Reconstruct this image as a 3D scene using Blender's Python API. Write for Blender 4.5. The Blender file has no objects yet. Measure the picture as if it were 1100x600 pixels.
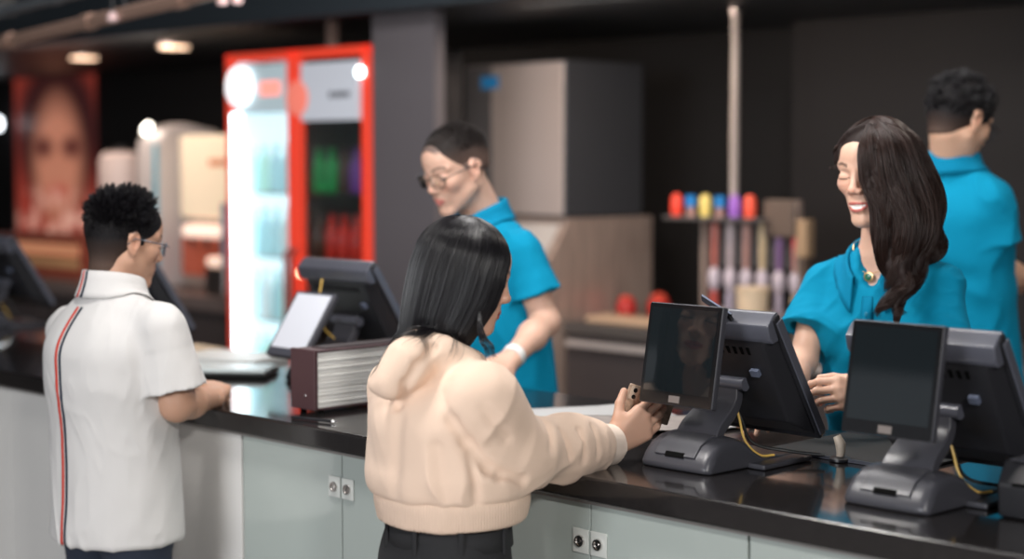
import bpy, math, random
import numpy as np
from mathutils import Vector, Matrix
random.seed(7); RNG = np.random.default_rng(7)
SC = bpy.context.scene; COL = SC.collection
# ------------------------------------------------------------------ place frame
CAMH = 1.71; FPX = 1800.0; PITCH = math.atan(130/1800)
_F = np.array([0, math.cos(PITCH), -math.sin(PITCH)]); _U = np.array([0, math.sin(PITCH), math.cos(PITCH)]); _R = np.array([1., 0, 0])
_C = np.array([0, 0, CAMH])
def ray(x, y): return _F + (x-550)/FPX*_R + (300-y)/FPX*_U
def W(x, y, Y):
    r = ray(x, y); return _C + r*(Y/r[1])
CTOP = 1.08                                   # counter top height
O0 = np.array([-0.3158, 3.7542, 0.0])
AU = np.array([.705, -.710, 0]); AU /= np.linalg.norm(AU)     # along the counter, towards the right
AV = np.array([-AU[1], AU[0], 0])                              # across the counter, towards the staff
def A(u, v, z=0.0): return O0 + AU*u + AV*v + np.array([0, 0, z])
ANG = math.atan2(AU[1], AU[0])
def WV(x, y, v):
    r = ray(x, y); t = (v-(_C-O0)@AV)/(r@AV); return _C + r*t
# ------------------------------------------------------------------ materials
MATS = {}
def mat(name, col=(.5, .5, .5), rough=.5, metal=0., emit=None, es=1., bump=0., bscale=60., bdet=2., coat=0., spec=.5,
        attr=False, sss=0., alpha=1., trans=0., noise=0., nscale=20., sheen=0., bstretch=None, ior=1.5, wave=None, aniso=0.):
    if name in MATS: return MATS[name]
    m = bpy.data.materials.new(name); m.use_nodes = True; nt = m.node_tree; b = nt.nodes['Principled BSDF']
    b.inputs['Base Color'].default_value = (*col, 1); b.inputs['Roughness'].default_value = rough
    b.inputs['Metallic'].default_value = metal; b.inputs['Specular IOR Level'].default_value = spec; b.inputs['IOR'].default_value = ior
    b.inputs['Coat Weight'].default_value = coat; b.inputs['Coat Roughness'].default_value = .05
    b.inputs['Sheen Weight'].default_value = sheen
    b.inputs['Anisotropic'].default_value = aniso
    if sss:
        b.inputs['Subsurface Weight'].default_value = sss; b.inputs['Subsurface Radius'].default_value = (.012, .005, .003)
        b.inputs['Subsurface Scale'].default_value = 1.0
    b.inputs['Alpha'].default_value = alpha; b.inputs['Transmission Weight'].default_value = trans
    if emit is not None:
        b.inputs['Emission Color'].default_value = (*emit, 1); b.inputs['Emission Strength'].default_value = es
    tc = nt.nodes.new('ShaderNodeTexCoord')
    src = tc.outputs['Object']
    if bstretch:
        mp = nt.nodes.new('ShaderNodeMapping'); mp.inputs['Scale'].default_value = bstretch
        nt.links.new(src, mp.inputs['Vector']); src = mp.outputs['Vector']
    if attr:
        a = nt.nodes.new('ShaderNodeAttribute'); a.attribute_name = 'Col'; colsock = a.outputs['Color']
        nt.links.new(colsock, b.inputs['Base Color'])
    if noise:
        n = nt.nodes.new('ShaderNodeTexNoise'); n.inputs['Scale'].default_value = nscale; n.inputs['Detail'].default_value = 4
        nt.links.new(src, n.inputs['Vector'])
        mx = nt.nodes.new('ShaderNodeMix'); mx.data_type = 'RGBA'; mx.blend_type = 'MULTIPLY'; mx.inputs[0].default_value = noise
        if attr: nt.links.new(a.outputs['Color'], mx.inputs[6])
        else: mx.inputs[6].default_value = (*col, 1)
        cr = nt.nodes.new('ShaderNodeMapRange'); cr.inputs[1].default_value = .3; cr.inputs[2].default_value = .7; cr.inputs[3].default_value = .45; cr.inputs[4].default_value = 1.25
        nt.links.new(n.outputs['Fac'], cr.inputs[0]); cb = nt.nodes.new('ShaderNodeCombineColor')
        for i in range(3): nt.links.new(cr.outputs[0], cb.inputs[i])
        nt.links.new(cb.outputs[0], mx.inputs[7]); nt.links.new(mx.outputs[2], b.inputs['Base Color'])
    if bump:
        n = nt.nodes.new('ShaderNodeTexNoise'); n.inputs['Scale'].default_value = bscale; n.inputs['Detail'].default_value = bdet
        nt.links.new(src, n.inputs['Vector'])
        bp = nt.nodes.new('ShaderNodeBump'); bp.inputs['Strength'].default_value = 1.0; bp.inputs['Distance'].default_value = bump
        nt.links.new(n.outputs['Fac'], bp.inputs['Height']); nt.links.new(bp.outputs['Normal'], b.inputs['Normal'])
    if wave:
        wv = nt.nodes.new('ShaderNodeTexWave'); wv.bands_direction = wave[0]; wv.inputs['Scale'].default_value = wave[1]
        wv.inputs['Distortion'].default_value = .6
        nt.links.new(src, wv.inputs['Vector'])
        bp = nt.nodes.new('ShaderNodeBump'); bp.inputs['Distance'].default_value = wave[2]
        nt.links.new(wv.outputs['Fac'], bp.inputs['Height']); nt.links.new(bp.outputs['Normal'], b.inputs['Normal'])
    MATS[name] = m; return m
# ------------------------------------------------------------------ objects
def tag(o, label=None, cat=None, group=None, kind=None):
    if label: o['label'] = label
    if cat: o['category'] = cat
    if group: o['group'] = group
    if kind: o['kind'] = kind
    return o
def empty(name, loc, rz=0., label=None, cat=None, group=None):
    o = bpy.data.objects.new(name, None); COL.objects.link(o); o.empty_display_size = .05
    o.location = [float(x) for x in loc]; o.rotation_euler = (0, 0, rz); return tag(o, label, cat, group)
def at(name, u, v, z, label=None, cat=None, group=None, rot=0.):       # root whose X runs along the counter and Y towards the staff
    return empty(name, A(u, v, z), ANG+rot, label, cat, group)
def finish(me, m, smooth=True, angle=None):
    ms = m if isinstance(m, (list, tuple)) else [m]
    for q in ms: me.materials.append(q)
    me.polygons.foreach_set('use_smooth', np.full(len(me.polygons), smooth))
    if smooth and angle: 
        me.update(); me.set_sharp_from_angle(angle=math.radians(angle))
    me.update()
def pymesh(name, verts, faces, m, parent=None, smooth=False, angle=None, bevel=0., bseg=2, loc=None, rot=None, mi=None, solid=0., subd=0):
    me = bpy.data.meshes.new(name); me.from_pydata([tuple(map(float, v)) for v in verts], [], faces)
    finish(me, m, smooth, angle)
    if mi is not None: me.polygons.foreach_set('material_index', mi)
    o = bpy.data.objects.new(name, me); COL.objects.link(o)
    if parent is not None: o.parent = parent
    if loc is not None: o.location = [float(x) for x in loc]
    if rot is not None: o.rotation_euler = rot
    if solid:
        s = o.modifiers.new('s', 'SOLIDIFY'); s.thickness = solid; s.offset = 0
    if subd:
        s = o.modifiers.new('d', 'SUBSURF'); s.levels = subd; s.render_levels = subd
    if bevel:
        b = o.modifiers.new('b', 'BEVEL'); b.width = bevel; b.segments = bseg; b.limit_method = 'ANGLE'; b.angle_limit = math.radians(35)
        me.polygons.foreach_set('use_smooth', np.full(len(me.polygons), True))
        wn = o.modifiers.new('w', 'WEIGHTED_NORMAL'); wn.keep_sharp = True
    return o
class MB:
    """collects simple shapes into ONE mesh"""
    def __init__(s): s.v = []; s.f = []
    def add(s, vs, fs, M=None):
        n = len(s.v)
        if M is not None: vs = [M @ Vector(v) for v in vs]
        s.v += [tuple(v) for v in vs]; s.f += [tuple(i+n for i in f) for f in fs]; return s
    def box(s, x0, x1, y0, y1, z0, z1, M=None):
        vs = [(x, y, z) for x in (x0, x1) for y in (y0, y1) for z in (z0, z1)]
        return s.add(vs, [(0,1,3,2),(4,6,7,5),(0,4,5,1),(2,3,7,6),(0,2,6,4),(1,5,7,3)], M)
    def prism(s, prof, x0, x1, M=None, taper=1.):      # profile in (y,z), extruded along x
        n = len(prof); c = (x0+x1)/2
        vs = [(x0, y, z) for y, z in prof]+[(x1, y, z) for y, z in prof]
        a = sum(prof[i][0]*prof[(i+1) % n][1]-prof[(i+1) % n][0]*prof[i][1] for i in range(n))
        fs = [tuple(range(n))[::-1], tuple(range(n, 2*n))]+[(i, (i+1) % n, n+(i+1) % n, n+i) for i in range(n)]
        if a < 0: fs = [f[::-1] for f in fs]
        return s.add(vs, fs, M)
    def lathe(s, prof, seg=24, M=None):                 # profile (r,z)
        vs = []; fs = []; n = len(prof)
        for r, z in prof:
            for k in range(seg):
                t = 2*math.pi*k/seg; vs.append((r*math.cos(t), r*math.sin(t), z))
        for i in range(n-1):
            for k in range(seg):
                k2 = (k+1) % seg; fs.append((i*seg+k, i*seg+k2, (i+1)*seg+k2, (i+1)*seg+k))
        fs.append(tuple(range(seg))[::-1]); fs.append(tuple((n-1)*seg+k for k in range(seg)))
        return s.add(vs, fs, M)
    def cyl(s, a, b, r, r2=None, seg=16):
        a = Vector(a); b = Vector(b); d = b-a; q = d.to_track_quat('Z', 'Y').to_matrix().to_4x4()
        return s.lathe([(r, 0), (r2 if r2 is not None else r, d.length)], seg, Matrix.Translation(a) @ q)
    def tube(s, pts, r, seg=8):
        vs = []; fs = []; P = [Vector(p) for p in pts]; n = len(P); rr = r if isinstance(r, (list, tuple)) else [r]*n
        up = Vector((0, 0, 1))
        for i, p in enumerate(P):
            t = (P[min(i+1, n-1)]-P[max(i-1, 0)]).normalized()
            if abs(t.dot(up)) > .95: up = Vector((1, 0, 0))
            x = t.cross(up).normalized(); y = x.cross(t); up = y
            for k in range(seg):
                a = 2*math.pi*k/seg; vs.append(p+(x*math.cos(a)+y*math.sin(a))*rr[i])
        for i in range(n-1):
            for k in range(seg):
                k2 = (k+1) % seg; fs.append((i*seg+k, i*seg+k2, (i+1)*seg+k2, (i+1)*seg+k))
        fs.append(tuple(range(seg))[::-1]); fs.append(tuple((n-1)*seg+k for k in range(seg)))
        return s.add(vs, fs)
    def build(s, name, m, parent=None, bevel=0., smooth=False, angle=40, loc=None, rot=None, label=None, bseg=2):
        o = pymesh(name, s.v, s.f, m, parent, smooth=smooth, angle=angle if smooth else None, bevel=bevel, loc=loc, rot=rot, bseg=bseg)
        if label: o['label'] = label
        return o
def spline(pts, n=12):                                  # Catmull-Rom through pts
    P = np.array(pts, float); P = np.vstack([2*P[0]-P[1], P, 2*P[-1]-P[-2]]); out = []
    for i in range(1, len(P)-2):
        for k in range(n):
            t = k/n; a, b, c, d = P[i-1], P[i], P[i+1], P[i+2]
            out.append(.5*((2*b)+(-a+c)*t+(2*a-5*b+4*c-d)*t*t+(-a+3*b-3*c+d)*t**3))
    out.append(P[-2]); return np.array(out)
# ------------------------------------------------------------------ signed distance modelling (organic shapes)
def basis(yaw, pitch=0., roll=0.):                      # columns: right, forward, up ; yaw 0 looks along +Y, positive turns right
    y, p, r = map(math.radians, (yaw, pitch, roll))
    Rz = np.array([[math.cos(y), math.sin(y), 0], [-math.sin(y), math.cos(y), 0], [0, 0, 1]])
    Rx = np.array([[1, 0, 0], [0, math.cos(p), math.sin(p)], [0, -math.sin(p), math.cos(p)]])
    Ry = np.array([[math.cos(r), 0, math.sin(r)], [0, 1, 0], [-math.sin(r), 0, math.cos(r)]])
    return Rz@Rx@Ry
ID = np.eye(3); Z3 = np.zeros(3)
class Op:
    __slots__ = ('m', 'k', 'c', 'R', 'fn')
    def __init__(s, fn, c, R, k=.01, m='add'): s.fn = fn; s.c = np.array(c, float); s.R = R; s.k = k; s.m = m
def cap(a, b, ra, rb=None, k=.01, m='add', flat=False):
    a = np.array(a, float); b = np.array(b, float); rb = ra if rb is None else rb; ab = b-a; L2 = max(ab@ab, 1e-12); L = math.sqrt(L2); dr = ab/L
    def fn(P):
        q = P-a; t0 = (q@ab)/L2; t = np.clip(t0, 0, 1.3 if flat else 1); w = q-t[:, None]*ab
        d = np.sqrt((w*w).sum(1))-(ra+(rb-ra)*t)
        if flat: d = np.maximum(d, (t0-1)*L)
        return d
    return Op(fn, (a+b)/2, L/2+max(ra, rb)*(1.3 if flat else 1), k, m)
def ell(c, r, M=ID, k=.01, m='add'):
    c = np.array(c, float); r = np.array(r, float) if np.ndim(r) else np.array([r]*3, float)
    def fn(P):
        q = (P-c)@M; a = q/r; k0 = np.sqrt((a*a).sum(1)); b = a/r; k1 = np.sqrt((b*b).sum(1))+1e-9
        return k0*(k0-1)/k1
    return Op(fn, c, float(r.max()), k, m)
def rbox(c, h, rd, M=ID, k=.01, m='add'):
    c = np.array(c, float); h = np.array(h, float)
    def fn(P):
        q = np.abs((P-c)@M)-(h-rd); return np.sqrt((np.maximum(q, 0)**2).sum(1))+np.minimum(q.max(1), 0)-rd
    return Op(fn, c, float(np.linalg.norm(h)), k, m)
def loft(c, M, secs, n=2.3, k=.02, m='add', rd=.02):     # secs: rows (z, cx, cy, rx, ry)
    c = np.array(c, float); S = np.array(secs, float); S = S[np.argsort(S[:, 0])]
    zz = np.linspace(S[0, 0], S[-1, 0], 90)
    # smooth interpolation (monotone-ish): catmull via cubic on dense samples
    def interp(col):
        z = S[:, 0]; y = S[:, col]; mm = np.gradient(y, z); i = np.clip(np.searchsorted(z, zz)-1, 0, len(z)-2)
        h = z[i+1]-z[i]; t = (zz-z[i])/h
        return (2*t**3-3*t**2+1)*y[i]+(t**3-2*t**2+t)*h*mm[i]+(-2*t**3+3*t**2)*y[i+1]+(t**3-t**2)*h*mm[i+1]
    cols = [interp(j) for j in (1, 2, 3, 4)]
    z0, z1 = S[0, 0], S[-1, 0]
    def fn(P):
        q = (P-c)@M; z = q[:, 2]; cx, cy, rx, ry = [np.interp(z, zz, w) for w in cols]
        ax = np.abs(q[:, 0]-cx)/rx; ay = np.abs(q[:, 1]-cy)/ry
        g = (ax**n+ay**n)**(1/n)
        rad = np.sqrt((q[:, 0]-cx)**2+(q[:, 1]-cy)**2)
        d = np.where(g > .05, (rad-rad/np.maximum(g, .05)), -np.minimum(rx, ry))*.93
        dz = np.maximum(z0-z, z-z1)
        a = d+rd; b = dz+rd
        return np.minimum(np.maximum(a, b), 0)+np.sqrt(np.maximum(a, 0)**2+np.maximum(b, 0)**2)-rd
    mid = c+M@np.array([float(S[:, 1].mean()), float(S[:, 2].mean()), (z0+z1)/2])
    R = math.sqrt(((z1-z0)/2)**2+(S[:, 3].max()+abs(S[:, 1]).max())**2+(S[:, 4].max()+abs(S[:, 2]).max())**2)
    return Op(fn, mid, R, k, m)
def half(c, nrm, k=.003):                                # keeps the side away from nrm
    c = np.array(c, float); nrm = np.array(nrm, float); nrm /= np.linalg.norm(nrm)
    return Op(lambda P: -((P-c)@nrm), c, 9., k, 'sub')
def ev(ops, P, warp=None):
    d = np.full(len(P), 1.0)
    for o in ops:
        v = o.fn(P)
        if o.m == 'add':
            h = np.clip(.5+.5*(v-d)/o.k, 0, 1); d = v+(d-v)*h-o.k*h*(1-h)
        else:
            v = -v; h = np.clip(.5-.5*(v-d)/o.k, 0, 1); d = v+(d-v)*h+o.k*h*(1-h)
    if warp is not None: d = d+warp(P)
    return d
def sdf_mesh(name, ops, res, m, parent, warp=None, color=None, root=None, lo=None, hi=None, label=None):
    adds = [o for o in ops if o.m == 'add' and o.R < 5]
    l = np.min([o.c-o.R for o in adds], 0)-.02; h = np.max([o.c+o.R for o in adds], 0)+.02
    if lo is not None: l = np.maximum(l, lo)
    if hi is not None: h = np.minimum(h, hi)
    B = 16; nb = np.ceil((h-l)/res/B).astype(int); N = nb*B+1
    cen = l+(np.stack(np.meshgrid(*[np.arange(n) for n in nb], indexing='ij'), -1).reshape(-1, 3)+.5)*B*res
    dc = ev(ops, cen); hd = B*res*.87; act = np.abs(dc) < hd*1.35+.012
    D = np.ones(tuple(N), np.float32)
    # fill far blocks with sign
    big = np.where(dc < 0, -1., 1.).reshape(nb).astype(np.float32)
    D[:-1, :-1, :-1] = np.repeat(np.repeat(np.repeat(big, B, 0), B, 1), B, 2)
    g = np.arange(B+1)*res; gx, gy, gz = np.meshgrid(g, g, g, indexing='ij'); G = np.stack([gx.ravel(), gy.ravel(), gz.ravel()], 1)
    bi = np.stack(np.unravel_index(np.nonzero(act)[0], nb), 1)
    for b in bi:
        c0 = l+b*B*res; cc = c0+B*res/2
        sub = [o for o in ops if np.linalg.norm(cc-o.c)-o.R < hd+o.k+.02]
        if not any(o.m == 'add' for o in sub): continue
        v = ev(sub, G+c0, warp).reshape(B+1, B+1, B+1)
        s = b*B; D[s[0]:s[0]+B+1, s[1]:s[1]+B+1, s[2]:s[2]+B+1] = v
    I = D < 0
    cnt = np.zeros(tuple(N-1), np.int8)
    for dx in (0, 1):
        for dy in (0, 1):
            for dz in (0, 1): cnt += I[dx:N[0]-1+dx, dy:N[1]-1+dy, dz:N[2]-1+dz]
    ci = np.nonzero((cnt > 0) & (cnt < 8)); n = len(ci[0]); del cnt
    idx = np.full(tuple(N-1), -1, np.int32); idx[ci] = np.arange(n)
    cr = {}
    for dx in (0, 1):
        for dy in (0, 1):
            for dz in (0, 1): cr[dx, dy, dz] = D[ci[0]+dx, ci[1]+dy, ci[2]+dz]
    acc = np.zeros((n, 3)); k = np.zeros(n)
    for ax in range(3):
        for a in (0, 1):
            for b in (0, 1):
                p0 = [0, 0, 0]; p1 = [0, 0, 0]; o2 = [i for i in range(3) if i != ax]
                p0[o2[0]] = p1[o2[0]] = a; p0[o2[1]] = p1[o2[1]] = b; p1[ax] = 1
                v0 = cr[tuple(p0)]; v1 = cr[tuple(p1)]; s = (v0 < 0) != (v1 < 0)
                t = np.where(s, v0/np.where(s, v0-v1, 1), 0)
                e = np.array(p0, float)[None]+np.eye(3)[ax][None]*t[:, None]
                acc += e*s[:, None]; k += s
    V = l+(np.stack(ci, 1)+acc/k[:, None])*res
    F = []
    for ax in range(3):
        s0 = [slice(1, -1)]*3; s1 = [slice(1, -1)]*3; s0[ax] = slice(0, -1); s1[ax] = slice(1, None)
        a = I[tuple(s0)]; b = I[tuple(s1)]; e = np.nonzero(a != b)
        off = [1, 1, 1]; off[ax] = 0
        P = [e[i]+off[i] for i in range(3)]; o2 = [(ax+1) % 3, (ax+2) % 3]
        def cell(d1, d2):
            q = list(P); q[o2[0]] = q[o2[0]]-d1; q[o2[1]] = q[o2[1]]-d2; return idx[tuple(q)]
        q = np.stack([cell(1, 1), cell(0, 1), cell(0, 0), cell(1, 0)], 1)
        fl = ~a[e]; q[fl] = q[fl][:, ::-1]; F.append(q)
    F = np.concatenate(F); F = F[(F >= 0).all(1)]
    off = np.array(root if root is not None else (0, 0, 0), float)
    if root is not None and len(off) == 3: Vl = V-off
    me = bpy.data.meshes.new(name); me.vertices.add(len(V)); me.vertices.foreach_set('co', (Vl if root is not None else V).astype(np.float32).ravel())
    me.loops.add(F.size); me.loops.foreach_set('vertex_index', F.astype(np.int32).ravel())
    me.polygons.add(len(F)); me.polygons.foreach_set('loop_start', np.arange(0, F.size, 4, dtype=np.int32))
    try: me.polygons.foreach_set('loop_total', np.full(len(F), 4, np.int32))
    except Exception: pass
    me.update(calc_edges=True); finish(me, m)
    if color is not None:
        c = color(V); ca = me.color_attributes.new('Col', 'FLOAT_COLOR', 'POINT')
        ca.data.foreach_set('color', np.hstack([c, np.ones((len(V), 1))]).astype(np.float32).ravel())
    o = bpy.data.objects.new(name, me); COL.objects.link(o)
    if parent is not None: o.parent = parent
    if label: o['label'] = label
    return o
def strand_mesh(name, lines, m, parent, root, r0=.0008, seg=3, tip=.25, radii=None, label=None):
    """lines: list of (n,3) arrays, all tubes in one mesh"""
    VS = []; FS = []; base = 0
    for li, P in enumerate(lines):
        n = len(P); T = np.gradient(P, axis=0); T /= np.linalg.norm(T, axis=1)[:, None]+1e-9
        up = np.eye(3)[int(np.argmin(np.abs(T).max(0)))]; X = np.cross(T, up); X /= np.linalg.norm(X, axis=1)[:, None]+1e-9; Yv = np.cross(X, T)
        rr = (r0 if radii is None else radii[li])*(1-(1-tip)*np.linspace(0, 1, n)**2)
        rr[-1] *= .3
        ring = [P+rr[:, None]*(X*math.cos(2*math.pi*k/seg)+Yv*math.sin(2*math.pi*k/seg)) for k in range(seg)]
        VS.append(np.stack(ring, 1).reshape(-1, 3))
        i = np.arange(n-1)[:, None]*seg; k = np.arange(seg)[None]; k2 = (k+1) % seg
        FS.append((np.stack([i+k, i+k2, i+seg+k2, i+seg+k], -1).reshape(-1, 4))+base); base += n*seg
    V = np.concatenate(VS)-np.array(root); F = np.concatenate(FS)
    me = bpy.data.meshes.new(name); me.vertices.add(len(V)); me.vertices.foreach_set('co', V.astype(np.float32).ravel())
    me.loops.add(F.size); me.loops.foreach_set('vertex_index', F.astype(np.int32).ravel())
    me.polygons.add(len(F)); me.polygons.foreach_set('loop_start', np.arange(0, F.size, 4, dtype=np.int32))
    me.update(calc_edges=True); finish(me, m)
    o = bpy.data.objects.new(name, me); COL.objects.link(o); o.parent = parent
    if label: o['label'] = label
    return o
# text as mesh
def text(name, s, size, m, parent, loc, rot=(math.pi/2, 0, 0), ext=.0008):
    cu = bpy.data.curves.new(name, 'FONT'); cu.body = s; cu.size = size; cu.extrude = ext; cu.align_x = 'CENTER'; cu.align_y = 'CENTER'
    o = bpy.data.objects.new(name, cu); COL.objects.link(o)
    dg = bpy.context.evaluated_depsgraph_get(); me = bpy.data.meshes.new_from_object(o.evaluated_get(dg)); bpy.data.objects.remove(o)
    me.materials.clear(); me.materials.append(m)
    o = bpy.data.objects.new(name, me); COL.objects.link(o); o.parent = parent; o.location = loc; o.rotation_euler = rot; return o
# ================================================================== SETTING
M_floor = mat('floor_tile', (.30, .27, .25), .35, bump=.0005, bscale=30)
M_blackwall = mat('dark_wall', (.008, .007, .0075), .7, bump=.001, bscale=8)
M_blackwall2 = mat('dark_blue_wall', (.0145, .0125, .0135), .7, bump=.001, bscale=8)
M_ceil = mat('dark_ceiling', (.035, .04, .046), .6, bump=.001, bscale=5)
M_soffit = mat('slate_soffit', (.030, .038, .046), .42, bump=.001, bscale=4)
M_column = mat('grey_column', (.125, .112, .122), .6, bump=.0008, bscale=15)
M_steel = mat('brushed_steel', (.52, .45, .43), .33, 1., bump=.0003, bscale=40, bstretch=(1, 1, 14))
M_steelb = mat('dull_steel', (.56, .43, .37), .36, 0.4, noise=.5, nscale=3, bump=.0004, bscale=30, bstretch=(1, 8, 1))
M_white = mat('white_plastic', (.75, .75, .73), .4)
M_blk = mat('black_plastic', (.018, .018, .021), .38, bump=.0002, bscale=400)
M_blk2 = mat('black_gloss', (.008, .008, .009), .12)
M_darkcab = mat('dark_cabinet', (.065, .054, .055), .5, bump=.0004, bscale=30)
def sbox(name, u0, u1, v0, v1, z0, z1, m, bevel=0.):
    o = MB().box(u0, u1, v0, v1, z0, z1).build(name, m, bevel=bevel)
    o.location = [float(x) for x in O0]; o.rotation_euler = (0, 0, ANG); return tag(o, kind='structure')
sbox('floor', -14, 6, -9, 5.2, -.1, 0, M_floor)
sbox('floor_staff_platform', -13.9, 5.9, .9, 4.58, 0, .12, M_floor)
sbox('ceiling', -14, 6, -9, 5.2, 3.2, 3.3, M_ceil)
sbox('ceiling_soffit', -13.9, 5.9, 2.5, 4.58, 2.37, 3.195, M_soffit)
sbox('wall_back', -14, -2.0, 4.6, 4.75, 0, 3.2, M_blackwall)
sbox('wall_back_right', -1.95, 6, 4.3, 4.75, .121, 2.369, M_blackwall2)
sbox('wall_left', -14.2, -14, -9, 4.6, 0, 3.2, M_blackwall)
sbox('wall_partition', -3.085, -2.657, 2.6, 2.66, .121, 2.369, M_column)
# ------------------------------------------------------------------ front counter
M_top = mat('black_stone', (.017, .015, .015), .13, noise=.35, nscale=60, coat=.3)
ct = at('countertop', 0, 0, CTOP-.05, 'long glossy black counter top between customers and staff', 'countertop')
MB().box(-4.5, 2.6, 0, .83, 0, .05).build('top_slab', M_top, ct, bevel=.006, bseg=3)
MB().box(-4.5, 2.6, .012, .028, -.0072, -.0005).build('underside_strip', mat('strip_metal', (.28, .26, .25), .4, .6), ct)
M_glass = mat('backpainted_glass', (.42, .47, .445), .10, coat=.6, spec=.7)
M_glass_refl = mat('glass_painted_reflection', (.72, .71, .69), .10, coat=.6, spec=.7)  # same glass, with the pale reflection on the left panels put into its colour
M_chrome = mat('chrome', (.75, .72, .70), .18, 1.)
M_carc = mat('cabinet_carcass', (.42, .44, .43), .5)
M_plate = mat('lock_plate', (.62, .64, .61), .25)
cab_words = ['far left, beside the man in the white polo', 'behind the legs of the man in the white polo', 'between the two customers, lock pair at its middle', 'right of the hoodie woman with lock pair at its middle', 'at the bottom right corner of the counter', 'beyond the right end of the picture']
for i, uc in enumerate([-2.515, -1.725, -.938, -.147, .642, 1.43, 2.2][:6]):
    w = .786
    c = at('counter_cabinet', uc, .03, 0.001, 'pale grey-green glass fronted counter cabinet, '+cab_words[[0, 1, 1, 2, 3, 4][i] if i != 2 else 1], 'cabinet', 'cabinets under the counter')
    if i == 1: c['label'] = 'reflection-whitened glass fronted counter cabinet left of the man in the white polo'
    if i == 2: c['label'] = 'reflection-whitened glass fronted counter cabinet just right of the man in the white polo'
    if i == 4: c['label'] = 'pale grey-green glass fronted counter cabinet right of the hoodie woman, two locks at its middle'
    if i == 5: c['label'] = 'pale glass fronted counter cabinet under the right terminal'
    if i == 3: c['label'] = 'pale grey-green glass fronted counter cabinet left of the hoodie woman'
    if i == 0: c['label'] = 'reflection-whitened glass counter cabinet at the left edge of the picture'
    MB().box(-w/2+.001, w/2-.001, .02, .74, .1, 1.012).box(-w/2+.001, w/2-.001, .08, .70, .002, .1).build('body', M_carc, c)
    for s in (-1, 1):
        mm = M_glass if i >= 3 else M_glass_refl
        x0, x1 = (-w/2+.002, -.0015) if s < 0 else (.0015, w/2-.002)
        d = MB().box(x0, x1, 0, .018, .1, 1.022).build('door', mm, c, bevel=.001)
        d.location = (0, 0, 0)
        if i < 2: continue
        lp = MB().box(s*.0245-.0215, s*.0245+.0215, -.004, -.0005, .915, .965).build('lock_plate', M_plate, d, bevel=.0015)
        MB().lathe([(.0125, 0), (.0125, .0035), (.0115, .0055), (.0085, .0055), (.008, .003), (.0035, .003), (.003, .005)], 28).build('lock', M_chrome, d, smooth=True, loc=(s*.0245, -.004, .94), rot=(math.pi/2, 0, 0), label='round chrome cam lock')
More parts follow.
